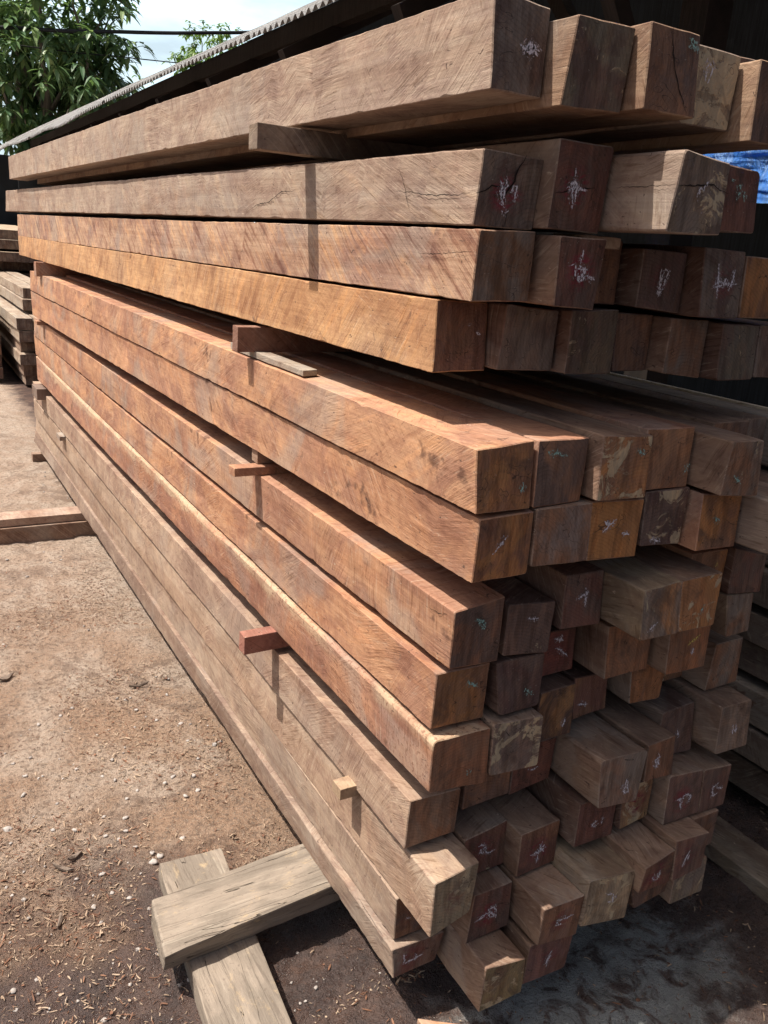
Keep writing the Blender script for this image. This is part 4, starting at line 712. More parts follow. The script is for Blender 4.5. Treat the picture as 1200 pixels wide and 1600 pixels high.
# bearers on the ground
zt = CAM_H - 1.568
woodpiece('cross_bearer', [(.416, 1.522, zt - .066), (.90, 1.548, zt - .066), (.90, 1.72, zt - .066), (.425, 1.66, zt - .060), (.414, 1.501, zt), (.90, 1.541, zt), (.90, 1.722, zt), (.432, 1.682, zt + .002)],
          [M_OLD], 'weathered grey bearer beam lying across the lower block under the stack', 'bearer', seed=31, amp=.0025, sub=10, rad=.006)
z2 = zt - .067
woodpiece('ground_bearer', [(.462, 1.20, 0 - .03), (.636, 1.255, -.03), (.69, 1.87, -.03), (.505, 1.88, -.03), (.455, 1.20, z2), (.628, 1.255, z2), (.676, 1.866, z2), (.503, 1.878, z2)],
          [M_OLD2], 'flat grey block on the ground beneath the cross bearer', 'bearer block', seed=32, amp=.0025, sub=10, rad=.004)
woodpiece('far_bearer', [(-.4, 4.76, .088), (1.75, 4.76, .088), (1.9, 4.90, .088), (-.4, 4.90, .088), (-.4, 4.76, .132), (1.75, 4.76, .130), (1.9, 4.90, .130), (-.4, 4.90, .132)],
          [M_SIDE], 'brown bearer plank, upper of two crossing under the far stack', 'bearer plank', seed=33, style=((.42, .31, .24), (.33, .23, .175), .3))
woodpiece('far_bearer', [(-.4, 4.74, -.01), (1.9, 4.74, -.01), (1.9, 4.90, -.01), (-.4, 4.90, -.01), (-.4, 4.74, .085), (1.9, 4.74, .085), (1.9, 4.90, .085), (-.4, 4.90, .085)],
          [M_SIDE], 'darker bearer plank, lower of two crossing under the far stack', 'bearer plank', seed=34, style=BR)
woodpiece('far_bearer', bar(.83, 1.9, 6.45, 6.52, .0, .06), [M_SIDE], 'small stub bearer at the very far end of the stack', 'bearer plank', seed=35, style=BR)
woodpiece('ground_bearer', bar(.95, 1.85, 1.62, 1.78, -.01, .075), [M_OLD], 'dark bearer hidden in shadow under the front of the stack', 'bearer block', seed=36)
woodpiece('plank_offcut', [(0.909, 1.139, -0.004), (1.039, 1.039, -0.004), (1.039, 1.099, -0.004), (0.909, 1.189, -0.004), (0.909, 1.139, 0.022), (1.039, 1.039, 0.022), (1.039, 1.099, 0.022), (0.909, 1.189, 0.022)],
          [M_SIDE], 'small orange plank end at the bottom edge of the photo', 'plank offcut', seed=37, style=OR)

# ---------------------------------------------------------------- ground
def mat_ground():
    t = NT('dirt_yard'); g = t.n('NewGeometry'); P = g.outputs['Position']; sp_ = t.n('SeparateXYZ', Vector=P)
    x, y = sp_.outputs[0], sp_.outputs[1]
    n1 = t.noise(P, 1.6, 6, .6, .4); n2 = t.noise(P, 9, 6, .65, .3); n3 = t.noise(P, 60, 5, .65); n4 = t.noise(P, 240, 3, .6)
    dry = t.mix(t.ramp(n1, .38, .62), (.47, .355, .275), (.385, .27, .20))
    dry = t.mix(t.ramp(n2, .45, .62, 0, .6), dry, (.51, .415, .34))
    # orange brown sawdust zone beside the stack
    sd = t.math('MULTIPLY', t.ramp(t.math('ADD', y, t.math('MULTIPLY', n2, .8)), 4.6, 3.1), t.ramp(t.math('ADD', n1, 0), .40, .55))
    dry = t.mix(t.math('MULTIPLY', sd, .75), dry, (.36, .225, .145))
    dry = t.mix(t.ramp(n3, .50, .60, 0, .65), dry, (.17, .118, .088))
    dry = t.mix(t.ramp(n4, .56, .64, 0, .6), dry, (.55, .46, .37))
    cy = t.noise(t.vmath('ADD', P, (4, 2, 0)), 3.2, 6, .7, 1.5)
    dry = t.mix(t.ramp(cy, .52, .64, 0, .6), dry, (.20, .135, .10))
    # damp patch near the camera and under / right of the stack
    yy = t.math('ADD', y, t.math('ADD', t.math('MULTIPLY', t.math('SUBTRACT', n1, .5), 1.6), t.math('MULTIPLY', t.math('SUBTRACT', n2, .5), .9)))
    yy = t.math('SUBTRACT', yy, t.math('MULTIPLY', x, .05))
    wet = t.ramp(yy, 2.15, 1.65)
    xx = t.math('ADD', x, t.math('MULTIPLY', t.math('SUBTRACT', n2, .5), .3))
    wet = t.math('MAXIMUM', wet, t.ramp(xx, .95, 1.15))
    wcol = t.mix(t.ramp(n2, .4, .6), (.125, .078, .062), (.082, .055, .048))
    wcol = t.mix(t.ramp(n3, .55, .7, 0, .6), wcol, (.17, .10, .075))
    # ash grey slurry right of the stack foot
    ax = t.math('SUBTRACT', x, 1.38); ay = t.math('SUBTRACT', y, 1.08)
    dd = t.math('SQRT', t.math('ADD', t.math('MULTIPLY', ax, ax), t.math('MULTIPLY', t.math('MULTIPLY', ay, ay), 3.0)))
    ash = t.math('MULTIPLY', t.ramp(t.math('ADD', dd, t.math('MULTIPLY', t.math('SUBTRACT', n2, .5), .9)), .50, .22), t.ramp(t.noise(P, 7, 7, .65, 2.2), .38, .52))
    wcol = t.mix(ash, wcol, (.36, .365, .35))
    c = t.mix(wet, dry, wcol)
    vw = t.ramp(yy, 1.95, 1.55)
    t.set(t.b.inputs['Base Color'], c)
    rg = t.n('Mix', {'data_type': 'FLOAT'}); t.set(rg.inputs[0], t.math('MAXIMUM', vw, 0)); rg.inputs[2].default_value = .85
    t.set(rg.inputs[3], t.ramp(t.noise(P, 45, 5, .7), .40, .58, .18, .7)); t.set(t.b.inputs['Roughness'], rg.outputs[0])
    t.set(t.b.inputs['Specular IOR Level'], t.ramp(vw, 0, 1, .2, .6))
    b1 = t.bump(n3, .013, 1.0); b2 = t.bump(n4, .0055, .9, b1); b3 = t.bump(n2, .03, .45, b2)
    t.set(t.b.inputs['Normal'], b3)
    return t.m
M_GROUND = mat_ground()
def gz(x, y):
    d = math.exp(-max(0, y - 6) * .15)
    p = Vector((x, y, 0))
    h = .014 * noise.noise(p * 2.1) + .011 * noise.noise(p * 6.3 + Vector((3, 1, 0))) + .008 * noise.noise(p * 15) + .0055 * noise.noise(p * 37)
    if y < 2.6 and x < 3: h += .006 * max(0, 1 - abs(y - 1.6) / 1.4) * noise.noise(p * 30 + Vector((0, 5, 0)))
    return h * d - .004
bm = bmesh.new()
def grid(bm, x0, x1, y0, y1, nx, ny, zf):
    vs = [[bm.verts.new((x0 + (x1 - x0) * i / nx, y0 + (y1 - y0) * j / ny, zf(x0 + (x1 - x0) * i / nx, y0 + (y1 - y0) * j / ny))) for i in range(nx + 1)] for j in range(ny + 1)]
    for j in range(ny):
        for i in range(nx): bm.faces.new((vs[j][i], vs[j][i + 1], vs[j + 1][i + 1], vs[j + 1][i]))
    return vs
xs = [-160, -60, -20, -8, -4, -2.4] + [-1.6 + .5 * i for i in range(0, 3)] + [0 + .0125 * i for i in range(0, 201)] + [2.6 + .2 * i for i in range(0, 13)] + [6, 9, 15, 30, 70, 180]
ys = [-60, -20, -6, -2, -.8, 0] + [.3 + .1 * i for i in range(0, 6)] + [.85 + .0125 * i for i in range(0, 200)] + [3.4 + .04 * i for i in range(0, 100)] + [7.5 + .25 * i for i in range(0, 20)] + [13, 15, 19, 28, 50, 110, 220]
vs = [[bm.verts.new((x, y, gz(x, y) if abs(x) < 8 and -1 < y < 14 else -.01)) for x in xs] for y in ys]
for j in range(len(ys) - 1):
    for i in range(len(xs) - 1): bm.faces.new((vs[j][i], vs[j][i + 1], vs[j + 1][i + 1], vs[j + 1][i]))
tag(link('ground', bm, M_GROUND, smooth=True), kind='structure')

# wood shavings and grit: uncountable litter
M_CHIP = mat_plain('wood_shavings', (.40, .30, .215), (.27, .185, .125), 3.0, .8, 0, space='Object')
M_CHIPD = mat_plain('damp_shavings', (.22, .11, .065), (.12, .06, .04), 3.0, .7, 0)
M_GRIT = mat_plain('pale_stone', (.40, .36, .33), (.24, .21, .19), 30, .8, .002)
rnd = random.Random(5)
def litter(name, n, region, size, mats, dens, kindlabel):
    bm = bmesh.new(); k = 0
    while k < n:
        x = rnd.uniform(*region[0]); y = region[1][0] + (region[1][1] - region[1][0]) * rnd.random() ** 1.7
        if x > .9 and y > 1.9 and x < 1.8: continue
        cl = noise.noise(Vector((x * 2.3, y * 2.3, 4))) + .35 * noise.noise(Vector((x * 9, y * 9, 1)))
        if rnd.random() > dens(x, y, cl): k += .2; continue
        k += 1
        L = size[0] * rnd.choice((.5, .7, 1, 1, 1.4, 2.2)) * rnd.uniform(.6, 1.3); W = L * rnd.uniform(.08, .26); a = rnd.uniform(0, 6.283)
        if rnd.random() < .15: L *= .5; W = L * .8
        z = gz(x, y) + rnd.uniform(.001, .006); tilt = rnd.uniform(-.35, .35); tw = rnd.uniform(-.5, .5); bend = rnd.uniform(-.25, .4) * L
        d = Vector((math.cos(a), math.sin(a), tilt)).normalized(); s = Vector((-math.sin(a), math.cos(a), tw)).normalized() * W * .5
        c = Vector((x, y, z + abs(tilt) * L * .4)); m_ = 0 if rnd.random() < .6 else 1
        a_, b_, c_ = c - d * L * .5, c + Vector((0, 0, bend * .4)), c + d * L * .5
        v1 = [bm.verts.new(q) for q in (a_ - s * .6, a_ + s * .6, b_ + s, b_ - s, c_ + s * .5, c_ - s * .5)]
        th = Vector((0, 0, -.0012)); v2 = [bm.verts.new(v_.co + th) for v_ in v1]
        for q in ((0, 1, 2, 3), (3, 2, 4, 5)):
            f = bm.faces.new([v1[i] for i in q]); f.material_index = m_
            f = bm.faces.new([v2[i] for i in reversed(q)]); f.material_index = m_
        for q in ((0, 1), (1, 2), (2, 4), (4, 5), (5, 3), (3, 0)):
            f = bm.faces.new((v1[q[0]], v2[q[0]], v2[q[1]], v1[q[1]])); f.material_index = m_
    tag(link(name, bm, mats), kindlabel[0], kindlabel[1], kind='stuff')
litter('wood_shavings', 20000, ((-.1, 1.0), (1.3, 4.3)), (.0075,), [M_CHIP, M_CHIPD],
       lambda x, y, cl: max(.07, min(1, .42 + 1.6 * cl)) * (.3 if y < 1.75 else 1), ('thin pale wood shavings and chips scattered over the dirt beside the stack', 'wood shavings'))
litter('damp_splinters', 3200, ((.3, 3.2), (.7, 2.0)), (.008,), [M_CHIPD, M_CHIP],
       lambda x, y, cl: max(.05, .3 + cl), ('damp reddish splinters on the dark mud', 'splinters'))
def pebble(bm, c, r, sd, flat=.6):
    start = len(bm.verts)
    bmesh.ops.create_icosphere(bm, subdivisions=2, radius=1.0)
    bm.verts.ensure_lookup_table()
    sx, sy = rnd.uniform(.7, 1.3), rnd.uniform(.7, 1.2); a = rnd.uniform(0, 6.28)
    for v_ in bm.verts[start:]:
        p = v_.co.copy(); p *= 1 + .75 * noise.noise(p * 1.2 + Vector((sd, 0, 0))) + .2 * noise.noise(p * 3 + Vector((0, sd, 0)))
        p = Vector((p.x * sx, p.y * sy, p.z * flat)); p = Vector((p.x * math.cos(a) - p.y * math.sin(a), p.x * math.sin(a) + p.y * math.cos(a), p.z))
        v_.co = p * r + Vector(c)
bm = bmesh.new(); k = 0
while k < 420:
    x = rnd.uniform(-.1, .95); y = 1.35 + 5.0 * rnd.random() ** 1.5
    if noise.noise(Vector((x * 1.7, y * 1.7, 9))) + rnd.uniform(-.3, .3) < 0: k += .3; continue
    k += 1; r = rnd.choice([.002, .0025, .003, .004, .005]) * (1 + y * .12)
    pebble(bm, (x, y, gz(x, y) + r * .3), r, k)
tag(link('gravel', bm, M_GRIT, smooth=True), 'fine pale grit strewn over the dirt yard', 'gravel', kind='stuff')
# the larger pale stones
stones = [[0.169, 2.275, 0.0105], [0.229, 2.401, 0.0086], [0.341, 2.178, 0.0082], [0.488, 2.191, 0.0084], [0.477, 2.138, 0.0083], [0.483, 2.049, 0.0069], [0.43, 2.217, 0.006], [0.511, 1.958, 0.0112], [0.536, 1.984, 0.0091], [0.517, 1.996, 0.0068], [0.374, 1.975, 0.0077], [0.329, 1.864, 0.0083], [0.172, 1.968, 0.0073], [0.42, 1.861, 0.0064], [0.644, 2.313, 0.009], [0.677, 2.34, 0.0078], [0.74, 2.316, 0.0105], [0.854, 2.444, 0.0097], [0.617, 2.037, 0.0082], [0.447, 2.105, 0.0058], [0.403, 2.494, 0.0065], [0.417, 2.131, 0.0058], [0.682, 2.216, 0.0076], [0.791, 2.627, 0.0087], [0.554, 2.309, 0.0063], [0.248, 2.499, 0.0063], [0.411, 2.834, 0.0086], [0.718, 2.686, 0.0072], [0.729, 2.235, 0.0077], [0.334, 2.821, 0.0085], [0.384, 1.901, 0.0064]]
for i, (x, y, r) in enumerate(stones):
    bm = bmesh.new(); pebble(bm, (0, 0, 0), r, i * 3.3, .55)
    o = link('stone', bm, M_GRIT, smooth=True, loc=(x, y, gz(x, y) + r * .3))
    tag(o, 'pale angular pebble lying on the sawdust covered dirt left of the stack', 'stone', 'pale pebbles left of the stack')
# bark flakes
M_BARK = mat_plain('dark_bark', (.13, .095, .075), (.21, .165, .13), 30, .85, .003)
rb = random.Random(77)
for i, (x, y, L, W, a, lab) in enumerate([(.27, 3.20, .075, .035, .5, 'dark bark flake on the dirt near the left picture edge'), (.285, 2.04, .07, .016, -.7, 'bent dark bark sliver among shavings at lower left'),
                                       (.32, 2.07, .05, .012, .3, 'short brown splinter beside the bent bark sliver'), (.72, 2.95, .08, .012, .1, 'thin brown bark sliver beside the stack shadow'),
                                       (.24, 1.84, .06, .012, 1.2, 'pale twisted splinter lying in the lower left mud')]):
    bm = bmesh.new(); n = 11; up_v, lo_v = [], []
    for q in range(n):
        t_ = 2 * math.pi * q / n; rr_ = rb.uniform(.6, 1.05)
        lx, ly = math.cos(t_) * L * .5 * rr_, math.sin(t_) * W * .5 * rr_
        p = Vector((lx * math.cos(a) - ly * math.sin(a), lx * math.sin(a) + ly * math.cos(a), .006 + .010 * (lx / L * 2) ** 2 + rb.uniform(-.002, .002)))
        up_v.append(bm.verts.new(p + Vector((0, 0, .003)))); lo_v.append(bm.verts.new(p - Vector((0, 0, .003))))
    cu, cl_ = bm.verts.new((0, 0, .012)), bm.verts.new((0, 0, .003))
    for q in range(n):
        r2 = (q + 1) % n; bm.faces.new((up_v[q], up_v[r2], cu)); bm.faces.new((lo_v[r2], lo_v[q], cl_)); bm.faces.new((lo_v[q], lo_v[r2], up_v[r2], up_v[q]))
    tag(link('bark_piece', bm, M_BARK, loc=(x, y, gz(x, y) + .002)), lab, 'bark')

# ---------------------------------------------------------------- other timber piles
def box_beam(x0, x1, y0, y1, z0, z1, style, seed, label, cat, group, name='squared_timber', ends=None, slope=0.0, sx=0.0):
    c8 = [(x0, y0, z1), (x1, y0, z1), (x1, y0, z0), (x0, y0, z0), (x0 + sx, y1, z1 + slope), (x1 + sx, y1, z1 + slope), (x1 + sx, y1, z0 + slope), (x0 + sx, y1, z0 + slope)]
    org = Vector(((x0 + x1) / 2, y0, z0))
    bm = beam_mesh(c8, org, 14, .006, .005, seed, 0, 2)
    o = link(name, bm, [M_SIDE, M_END, M_CRACK], loc=org); tag(o, label, cat, group)
    et, et2 = ends or (gy, dk)
    o['patchy'] = 1.0; o['side_tint'] = list(style[0]); o['side_tint_b'] = list(style[1]); o['greying'] = float(style[2]); o['slant'] = .01
    o['end_tint'] = list(et); o['end_tint_b'] = list(et2); o['sapwood'] = .1; o['red_paint'] = 0.0; o['seed'] = seed * 1.13; o['paint_x'] = 0.0; o['paint_z'] = .05
    return o
PALE = ((.42, .35, .27), (.33, .26, .20), .5)
RP = 'dark timbers in the pile right of the stack'
rr = random.Random(8)
names_r = ['bottom', 'second', 'third', 'fourth', 'fifth', 'sixth', 'seventh']
zz = .06
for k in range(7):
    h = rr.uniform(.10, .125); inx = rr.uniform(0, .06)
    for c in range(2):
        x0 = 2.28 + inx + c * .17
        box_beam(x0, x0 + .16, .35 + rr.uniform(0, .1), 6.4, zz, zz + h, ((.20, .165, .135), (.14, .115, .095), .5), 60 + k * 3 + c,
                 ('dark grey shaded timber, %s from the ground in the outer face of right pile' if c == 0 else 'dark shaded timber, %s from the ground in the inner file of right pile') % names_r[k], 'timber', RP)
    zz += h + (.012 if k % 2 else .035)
box_beam(2.02, 2.16, .9, 6.3, 0, .05, ((.20, .16, .12), (.14, .11, .09), .5), 90, 'low dark skid timber on the ground beside the right pile', 'timber', None)
for k, (xa, ya) in enumerate(((1.440, 1.22), (1.560, 1.30), (1.682, 1.18))):  # unseen top-layer timbers, added to keep the sun off the right pile
    box_beam(xa, xa + .112, ya, 6.3, 1.982, 2.095, BR, 101 + k, ['sixth from left in top layer, just outside the right picture edge', 'seventh from left in top layer, outside the right picture edge', 'eighth from left in top layer, outside the right picture edge'][k], 'timber', BG)
# the rest of the fifth and sixth layers, set back at the right edge of the frame
box_beam(1.615, 1.728, 1.20, 6.3, 1.272, 1.392, BR, 95, 'recessed brown timber at right picture edge, seventh from left in fifth layer down', 'timber', BG)
box_beam(1.735, 1.825, 1.05, 6.3, 1.282, 1.390, ((.30, .25, .20), (.22, .18, .15), .5), 96, 'grey flat topped timber at right edge of the fifth layer, along the pale batten', 'timber', BG)
box_beam(1.640, 1.755, 1.12, 6.3, 1.150, 1.268, DK, 97, 'dark timber at right picture edge, seventh from left in sixth layer down', 'timber', BG)
box_beam(1.762, 1.872, 1.16, 6.3, 1.146, 1.262, DK, 98, 'dark timber farthest right in the sixth layer down', 'timber', BG)
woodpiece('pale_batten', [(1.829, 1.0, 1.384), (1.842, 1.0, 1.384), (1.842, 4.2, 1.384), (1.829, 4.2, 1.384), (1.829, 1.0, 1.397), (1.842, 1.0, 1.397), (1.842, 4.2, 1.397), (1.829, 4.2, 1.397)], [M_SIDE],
          'thin pale batten along the far right edge of the fifth layer', 'batten', seed=41, style=((.75, .68, .55), (.65, .56, .42), .1), rad=.001, amp=.0008)  # pale colour on an added strip paints the bright lit edge here
LPG = 'pale timbers in the pile behind the far end'
zz = .03
MIDB = ((.34, .25, .19), (.25, .18, .14), .4)
lay = [(9.55, 1.20, .10, MIDB), (9.5, 1.18, .10, MIDB), (9.3, 1.13, .11, PALE), (9.45, 1.16, .09, MIDB), (9.2, 1.12, .115, PALE), (9.2, 1.10, .115, PALE), (9.6, 1.22, .11, PALE), (9.7, 1.24, .10, PALE)]
nm = ['lowest', 'second', 'third', 'fourth', 'fifth', 'sixth', 'seventh', 'topmost']
for k, (y0, x0, h, s) in enumerate(lay):
    for c in range(2):
        xx = x0 + c * .17
        box_beam(xx, xx + .155, y0, y0 + 5.6, zz, zz + h, s, 120 + k * 2 + c, ('%s long timber in outer file of the pile beyond the stack' if c == 0 else '%s long timber in inner file of the pile beyond the stack') % nm[k], 'timber', LPG, ends=(dk, gy))
    zz += h + (.04 if k in (1, 3, 5) else .008)
zz = .05
for k in range(6):
    box_beam(.62, 1.02, 9.9 + rr.uniform(-.1, .1), 14.5, zz, zz + .115, MIDB, 150 + k, '%s wide timber of the small pile at far left edge' % nm[k], 'timber', 'wide timbers at far left', ends=(dk, br)); zz += .125
zz = .75
up_ = ((.50, .40, .29), (.40, .31, .22), .3)
for k in range(6):
    box_beam(.55 + .04 * (k % 2), 2.1, 12.6 + .15 * (k % 3), 17.0, zz, zz + .12, up_ if k % 2 else PALE, 170 + k, '%s plank layer of the high pile before the dark wall, far left' % nm[k], 'timber layer', 'plank layers of the high far pile', slope=.04 * (k % 2)); zz += .125 + (.03 if k % 2 else .0)
woodpiece('trestle', [(.6, 12.7, 0), (2.1, 12.7, 0), (2.1, 16.8, 0), (.6, 16.8, 0), (.6, 12.7, .745), (2.1, 12.7, .745), (2.1, 16.8, .745), (.6, 16.8, .745)], [M_SIDE], 'dark lower mass of the high plank pile at far left', 'timber block', seed=77, style=DK, amp=.01)

# ---------------------------------------------------------------- shed
M_ZINC = mat_plain('weathered_zinc_sheet', (.46, .455, .45), (.28, .265, .25), 3.5, .6, .002, stretch=(1, 2, 1), metal=0, spec=.4)
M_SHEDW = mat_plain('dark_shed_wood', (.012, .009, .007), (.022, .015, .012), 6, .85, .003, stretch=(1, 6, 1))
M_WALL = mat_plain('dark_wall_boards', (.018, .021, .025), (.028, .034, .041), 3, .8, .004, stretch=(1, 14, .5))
shed = empty('timber_shed', (1.9, 3, 0))
tag(shed, 'open timber shed with corrugated zinc roof above and behind the stack', 'shed')
EX, EZ, SL = 1.90, 2.748, .561
def roof_sheet(y0, y1, ex, ez, length, slope, nme, amp=.014, pitch=.076, sag=None, ny=None):
    bm = bmesh.new(); n = int((y1 - y0) / pitch * 8); m = 14; V = []
    for j in range(m + 1):
        s = j / m * length; row = []
        for i in range(n + 1):
            y = y0 + (y1 - y0) * i / n
            x = ex + s; z = ez + s * slope + amp * math.cos(2 * math.pi * (y - y0) / pitch)
            z += .012 * noise.noise(Vector((y * .9, s * 1.5, 2)))
            if sag: dx, dz = sag(y, s); x += dx; z += dz
            row.append(bm.verts.new((x, y, z)))
        V.append(row)
    for j in range(m):
        for i in range(n): bm.faces.new((V[j][i], V[j][i + 1], V[j + 1][i + 1], V[j + 1][i]))
    g = bmesh.ops.solidify(bm, geom=list(bm.faces), thickness=.003)
    o = link('roof_sheet', bm, M_ZINC, smooth=True, parent=shed); o.matrix_parent_inverse = Matrix.Translation((-1.9, -3, 0))
    return o
def roof_line(y, s):                                    # the shed stands a little askew; its far eave droops
    dx = -.0155 * (y - 2.2)
    k = min(1, max(0, (y - 7.5) / 3.0)); q = max(0, 1 - s / .7)
    return dx, -k * (.055 + .012 * math.sin(y * 2.1)) * q ** 1.3 + .006 * noise.noise(Vector((y * .6, s, 1)))
ed = [(-1.6, .65), (.6, 2.0), (1.95, 3.4), (3.35, 5.0), (4.95, 6.6), (6.55, 8.4), (8.35, 10.3), (10.25, 12.4), (12.35, 15.0), (14.9, 17.6)]
for k, (a, b) in enumerate(ed):
    d = [0, .010, 0, .008, -.003, .006, 0, .012, 0, .01][k]
    roof_sheet(a, b, EX + d * 1.5, EZ + d, 4.2, SL, 'roof', sag=roof_line)
def bx(bm, x0, x1, y0, y1, z0, z1):
    v_ = [bm.verts.new(p) for p in ((x0, y0, z0), (x1, y0, z0), (x1, y1, z0), (x0, y1, z0), (x0, y0, z1), (x1, y0, z1), (x1, y1, z1), (x0, y1, z1))]
    for q in ((3, 2, 1, 0), (4, 5, 6, 7), (0, 1, 5, 4), (1, 2, 6, 5), (2, 3, 7, 6), (3, 0, 4, 7)): bm.faces.new([v_[i] for i in q])
def stick(bm, a, b, w):
    a, b = Vector(a), Vector(b); d = (b - a).normalized(); s = d.cross(Vector((0, 0, 1)))
    if s.length < .1: s = Vector((1, 0, 0))
    s.normalize(); u = s.cross(d).normalized(); vs_ = []
    for p in (a, b): vs_.append([bm.verts.new(p + s * w * i + u * w * j) for i, j in ((-.5, -.5), (.5, -.5), (.5, .5), (-.5, .5))])
    for i in range(4): bm.faces.new((vs_[0][i], vs_[0][(i + 1) % 4], vs_[1][(i + 1) % 4], vs_[1][i]))
    bm.faces.new(vs_[0][::-1]); bm.faces.new(vs_[1])
def spart(name, bm, mat): 
    o = link(name, bm, mat, parent=shed); o.matrix_parent_inverse = Matrix.Translation((-1.9, -3, 0)); return o
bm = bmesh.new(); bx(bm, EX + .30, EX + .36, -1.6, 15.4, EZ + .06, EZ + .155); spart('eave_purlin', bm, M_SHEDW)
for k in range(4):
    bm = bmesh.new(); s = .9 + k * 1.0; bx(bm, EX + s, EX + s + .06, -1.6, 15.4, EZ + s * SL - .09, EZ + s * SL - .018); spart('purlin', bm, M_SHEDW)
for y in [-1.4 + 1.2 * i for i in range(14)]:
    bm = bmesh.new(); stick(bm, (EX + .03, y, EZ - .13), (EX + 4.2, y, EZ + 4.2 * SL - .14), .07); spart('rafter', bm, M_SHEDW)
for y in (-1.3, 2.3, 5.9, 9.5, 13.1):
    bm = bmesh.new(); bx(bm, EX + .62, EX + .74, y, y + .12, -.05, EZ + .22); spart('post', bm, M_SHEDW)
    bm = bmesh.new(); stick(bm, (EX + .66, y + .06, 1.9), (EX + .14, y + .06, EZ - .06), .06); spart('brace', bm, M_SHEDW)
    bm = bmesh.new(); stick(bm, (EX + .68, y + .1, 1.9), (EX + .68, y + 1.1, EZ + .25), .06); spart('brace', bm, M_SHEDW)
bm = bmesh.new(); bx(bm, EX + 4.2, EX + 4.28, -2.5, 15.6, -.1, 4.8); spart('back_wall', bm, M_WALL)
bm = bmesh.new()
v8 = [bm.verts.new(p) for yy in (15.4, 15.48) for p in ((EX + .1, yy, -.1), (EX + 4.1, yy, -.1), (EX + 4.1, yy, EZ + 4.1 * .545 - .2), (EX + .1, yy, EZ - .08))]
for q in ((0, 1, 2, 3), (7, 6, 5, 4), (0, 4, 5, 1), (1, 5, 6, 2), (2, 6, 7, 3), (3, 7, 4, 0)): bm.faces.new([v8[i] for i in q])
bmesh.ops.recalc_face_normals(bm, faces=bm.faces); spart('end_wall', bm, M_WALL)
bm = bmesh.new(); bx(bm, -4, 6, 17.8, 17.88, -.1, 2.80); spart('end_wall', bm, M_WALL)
# blue tarpaulin hung behind the stack
def mat_tarp():
    t = NT('blue_tarpaulin'); tc = t.n('TexCoord'); co = tc.outputs['Object']
    f = t.noise(t.scale(co, (1, 3, 1)), 3, 5, .6, 1.5)
    t.set(t.b.inputs['Base Color'], t.mix(t.ramp(f, .45, .62), (.16, .46, .88), (.48, .72, .95))); t.b.inputs['Roughness'].default_value = .4
    tr = t.n('BsdfTranslucent', Color=(.05, .34, .95)); mx = t.n('MixShader', Fac=.5); t.set(mx.inputs[1], t.b.outputs[0]); t.set(mx.inputs[2], tr.outputs[0])
    t.set(t.out.inputs['Surface'], mx.outputs[0])
    t.set(t.b.inputs['Normal'], t.bump(f, .08, .8)); return t.m
bm = bmesh.new()
V = []
for j in range(41):
    row = []
    for i in range(61):
        u, v_ = i / 60, j / 40; y = .95 + 1.9 * u; x = 2.02 + .05 * v_ ; z = 1.885 + .17 * v_
        nn = noise.noise(Vector((u * 9, v_ * 3, 1))) * .03 + noise.noise(Vector((u * 22, v_ * 12, 5))) * .008
        row.append(bm.verts.new((x + nn, y, z + nn * .5)))
    V.append(row)
for j in range(40):
    for i in range(60): bm.faces.new((V[j][i], V[j][i + 1], V[j + 1][i + 1], V[j + 1][i]))
bmesh.ops.solidify(bm, geom=list(bm.faces), thickness=.002)
tag(link('blue_tarpaulin', bm, mat_tarp(), smooth=True), 'crumpled bright blue tarpaulin showing behind the upper right timbers', 'tarpaulin')

# ---------------------------------------------------------------- wires
M_WIRE = mat_plain('black_cable', (.012, .012, .014), (.02, .02, .022), 5, .6, 0)
def wire(a, b, sag, r, label):
    a, b = Vector(a), Vector(b); bm = bmesh.new(); prev = None; n = 60
    for i in range(n + 1):
        t_ = i / n; p = a.lerp(b, t_); p.z -= sag * 4 * t_ * (1 - t_); p.z += .02 * noise.noise(Vector((t_ * 12, 0, r)))
        cur = [bm.verts.new(p + Vector((0, math.cos(q * 1.0472), math.sin(q * 1.0472))) * r) for q in range(6)]
        if prev:
            for q in range(6): bm.faces.new((prev[q], prev[(q + 1) % 6], cur[(q + 1) % 6], cur[q]))
        prev = cur
    tag(link('overhead_cable', bm, M_WIRE, smooth=True), label, 'cable', 'overhead cables')
wire((-0.69, 18.2, 4.63), (10.33, 18.2, 6.39), .2, .036, 'thick black cable crossing the sky above the shed roof')
wire((-0.72, 18.6, 4.62), (10.65, 18.6, 5.4), .1, .011, 'thin lower wire crossing the sky beside the tree')

# ---------------------------------------------------------------- trees
def mat_leaf(name, a, b, c3):
    t = NT(name); oi = t.n('NewGeometry')
    isl = oi.outputs['Random Per Island']
    col = t.mix(isl, a, b); col = t.mix(t.ramp(isl, .86, .9), col, c3)
    t.set(t.b.inputs['Base Color'], col); t.b.inputs['Roughness'].default_value = .42; t.b.inputs['Specular IOR Level'].default_value = .45
    tr = t.n('BsdfTranslucent'); t.set(tr.inputs[0], t.mix(.5, col, (.16, .26, .03))); mx = t.n('MixShader', Fac=.40)
    t.set(mx.inputs[1], t.b.outputs[0]); t.set(mx.inputs[2], tr.outputs[0]); t.set(t.out.inputs['Surface'], mx.outputs[0]); return t.m
M_LEAF = mat_leaf('mango_leaves', (.08, .165, .08), (.16, .26, .11), (.28, .38, .17))
M_LEAF2 = mat_leaf('light_leaves', (.10, .19, .045), (.16, .27, .07), (.24, .34, .10))
M_TRUNK = mat_plain('grey_bark', (.13, .11, .09), (.22, .19, .16), 7, .9, .02, stretch=(1, 1, .3))
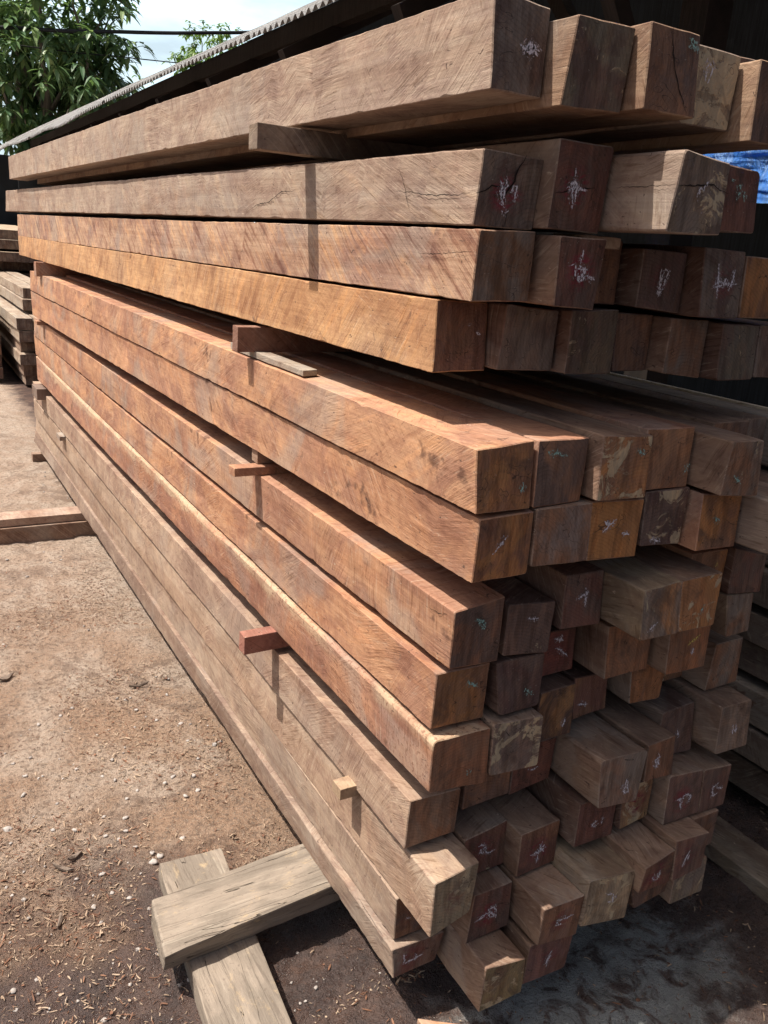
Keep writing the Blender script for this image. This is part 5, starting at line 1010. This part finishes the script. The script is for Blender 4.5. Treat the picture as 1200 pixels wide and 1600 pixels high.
def limb(bm, a, b, r0, r1, seg=8, kink=.1, sd=0):
    a, b = Vector(a), Vector(b); prev = None; pts = []
    for i in range(seg + 1):
        t_ = i / seg; p = a.lerp(b, t_) + Vector((noise.noise(Vector((t_ * 3, sd, 0))), noise.noise(Vector((t_ * 3, sd, 5))), 0)) * kink * (b - a).length * t_
        r = r0 + (r1 - r0) * t_; cur = [bm.verts.new(p + Vector((math.cos(q * .785) * r, math.sin(q * .785) * r, 0))) for q in range(8)]
        if prev:
            for q in range(8): bm.faces.new((prev[q], prev[(q + 1) % 8], cur[(q + 1) % 8], cur[q]))
        prev = cur; pts.append(p)
    return pts
def leaf(bm, p, d, L, W, droop):
    s = d.cross(Vector((0, 0, 1)))
    if s.length < .05: s = Vector((1, 0, 0))
    s.normalize(); prev = None
    pr = [(0, .15), (.25, .8), (.55, 1), (.82, .6), (1, .03)]; V_ = []
    for t_, w_ in pr:
        q = p + d * L * t_ + Vector((0, 0, -droop * L * t_ * t_)); u = s * W * w_ * .5
        V_.append((bm.verts.new(q - u + Vector((0, 0, W * .12 * w_))), bm.verts.new(q), bm.verts.new(q + u + Vector((0, 0, W * .12 * w_)))))
    for a, b in zip(V_, V_[1:]):
        bm.faces.new((a[0], a[1], b[1], b[0])); bm.faces.new((a[1], a[2], b[2], b[1]))
def tree(base, crown, rads, n, L, W, label, seed, mat, trunk_r=.16, clump=9, name='mango_tree'):
    rt_ = empty(name, base); tag(rt_, label, 'tree'); inv = Matrix.Translation(-Vector(base)); rg = random.Random(seed)
    bm = bmesh.new(); c = Vector(crown); pts = limb(bm, base, (base[0] + .1, base[1], crown[2] - rads[2] * .4), trunk_r, trunk_r * .6, 10, .05, seed)
    tips = []
    for k in range(16):
        st = pts[rg.randint(5, len(pts) - 1)]; a = rg.uniform(0, 6.28); e = rg.uniform(-.5, 1)
        tgt = c + Vector((math.cos(a) * rads[0] * .75, math.sin(a) * rads[1] * .75, e * rads[2] * .75)); lp = limb(bm, st, tgt, trunk_r * .35, .012, 8, .15, seed + k)
        tips += lp[3:]
        for _ in range(3):
            s2 = lp[rg.randint(3, 7)]; t2 = s2 + Vector((rg.uniform(-1, 1) * rads[0], rg.uniform(-1, 1) * rads[1], rg.uniform(-.4, .8) * rads[2])) * .4; tips += limb(bm, s2, t2, .02, .006, 5, .2, seed + k)[2:]
    o = link('trunk', bm, M_TRUNK, parent=rt_, smooth=True); o.matrix_parent_inverse = inv
    bm = bmesh.new()
    # foliage in clumps round limb tips: drooping whorls
    cl = [rg.choice(tips) + Vector((rg.gauss(0, .16), rg.gauss(0, .16), rg.gauss(0, .14))) * (rads[0] / 1.6) for _ in range(n)]
    for k in range(int(n * .5)):
        a = rg.uniform(0, 6.28); z_ = rg.uniform(-.7, 1); rr_ = math.sqrt(max(0, 1 - z_ * z_)); bump_ = 1 + .28 * noise.noise(Vector((math.cos(a) * 2, math.sin(a) * 2, z_ * 2 + seed)))
        if noise.noise(Vector((math.cos(a) * 3.1, math.sin(a) * 3.1, z_ * 3.1 + seed))) < -.12: continue
        cl.append(c + Vector((math.cos(a) * rr_ * rads[0], math.sin(a) * rr_ * rads[1], z_ * rads[2])) * bump_ * rg.uniform(.8, 1.02))
    for p in cl:
        ax = (p - c); ax.z *= .6; ax = ax.normalized() if ax.length > .01 else Vector((0, 0, 1)); up_l = rg.uniform(.3, 1)
        for q in range(clump):
            a = rg.uniform(0, 6.28); d = Vector((math.cos(a), math.sin(a), rg.uniform(-.7, .55))) + ax * .45; d.normalize()
            leaf(bm, p + Vector((rg.uniform(-.04, .04), rg.uniform(-.04, .04), rg.uniform(-.06, .06))), d, L * rg.uniform(.65, 1.2), W * rg.uniform(.8, 1.2), rg.uniform(.1, .8))
    o = link('crown', bm, mat, parent=rt_); o.matrix_parent_inverse = inv
tree((3.17, 20.0, 0), (3.17, 20.0, 5.18), (1.9, 2.2, 2.4), 760, .29, .085, 'tall dark green mango tree beyond the piles at upper left', 3, M_LEAF)
tree((8.98, 26.0, 0), (8.98, 26.0, 6.17), (1.3, 1.3, 1.25), 420, .18, .07, 'light green tree top showing above the zinc roof', 5, M_LEAF2, name='leafy_tree')
tree((7.1, 28.0, 0), (7.1, 28.0, 4.93), (1.2, 1.2, 1.1), 300, .18, .07, 'small leafy tree between the mango tree and the roof', 8, M_LEAF2, name='leafy_tree')
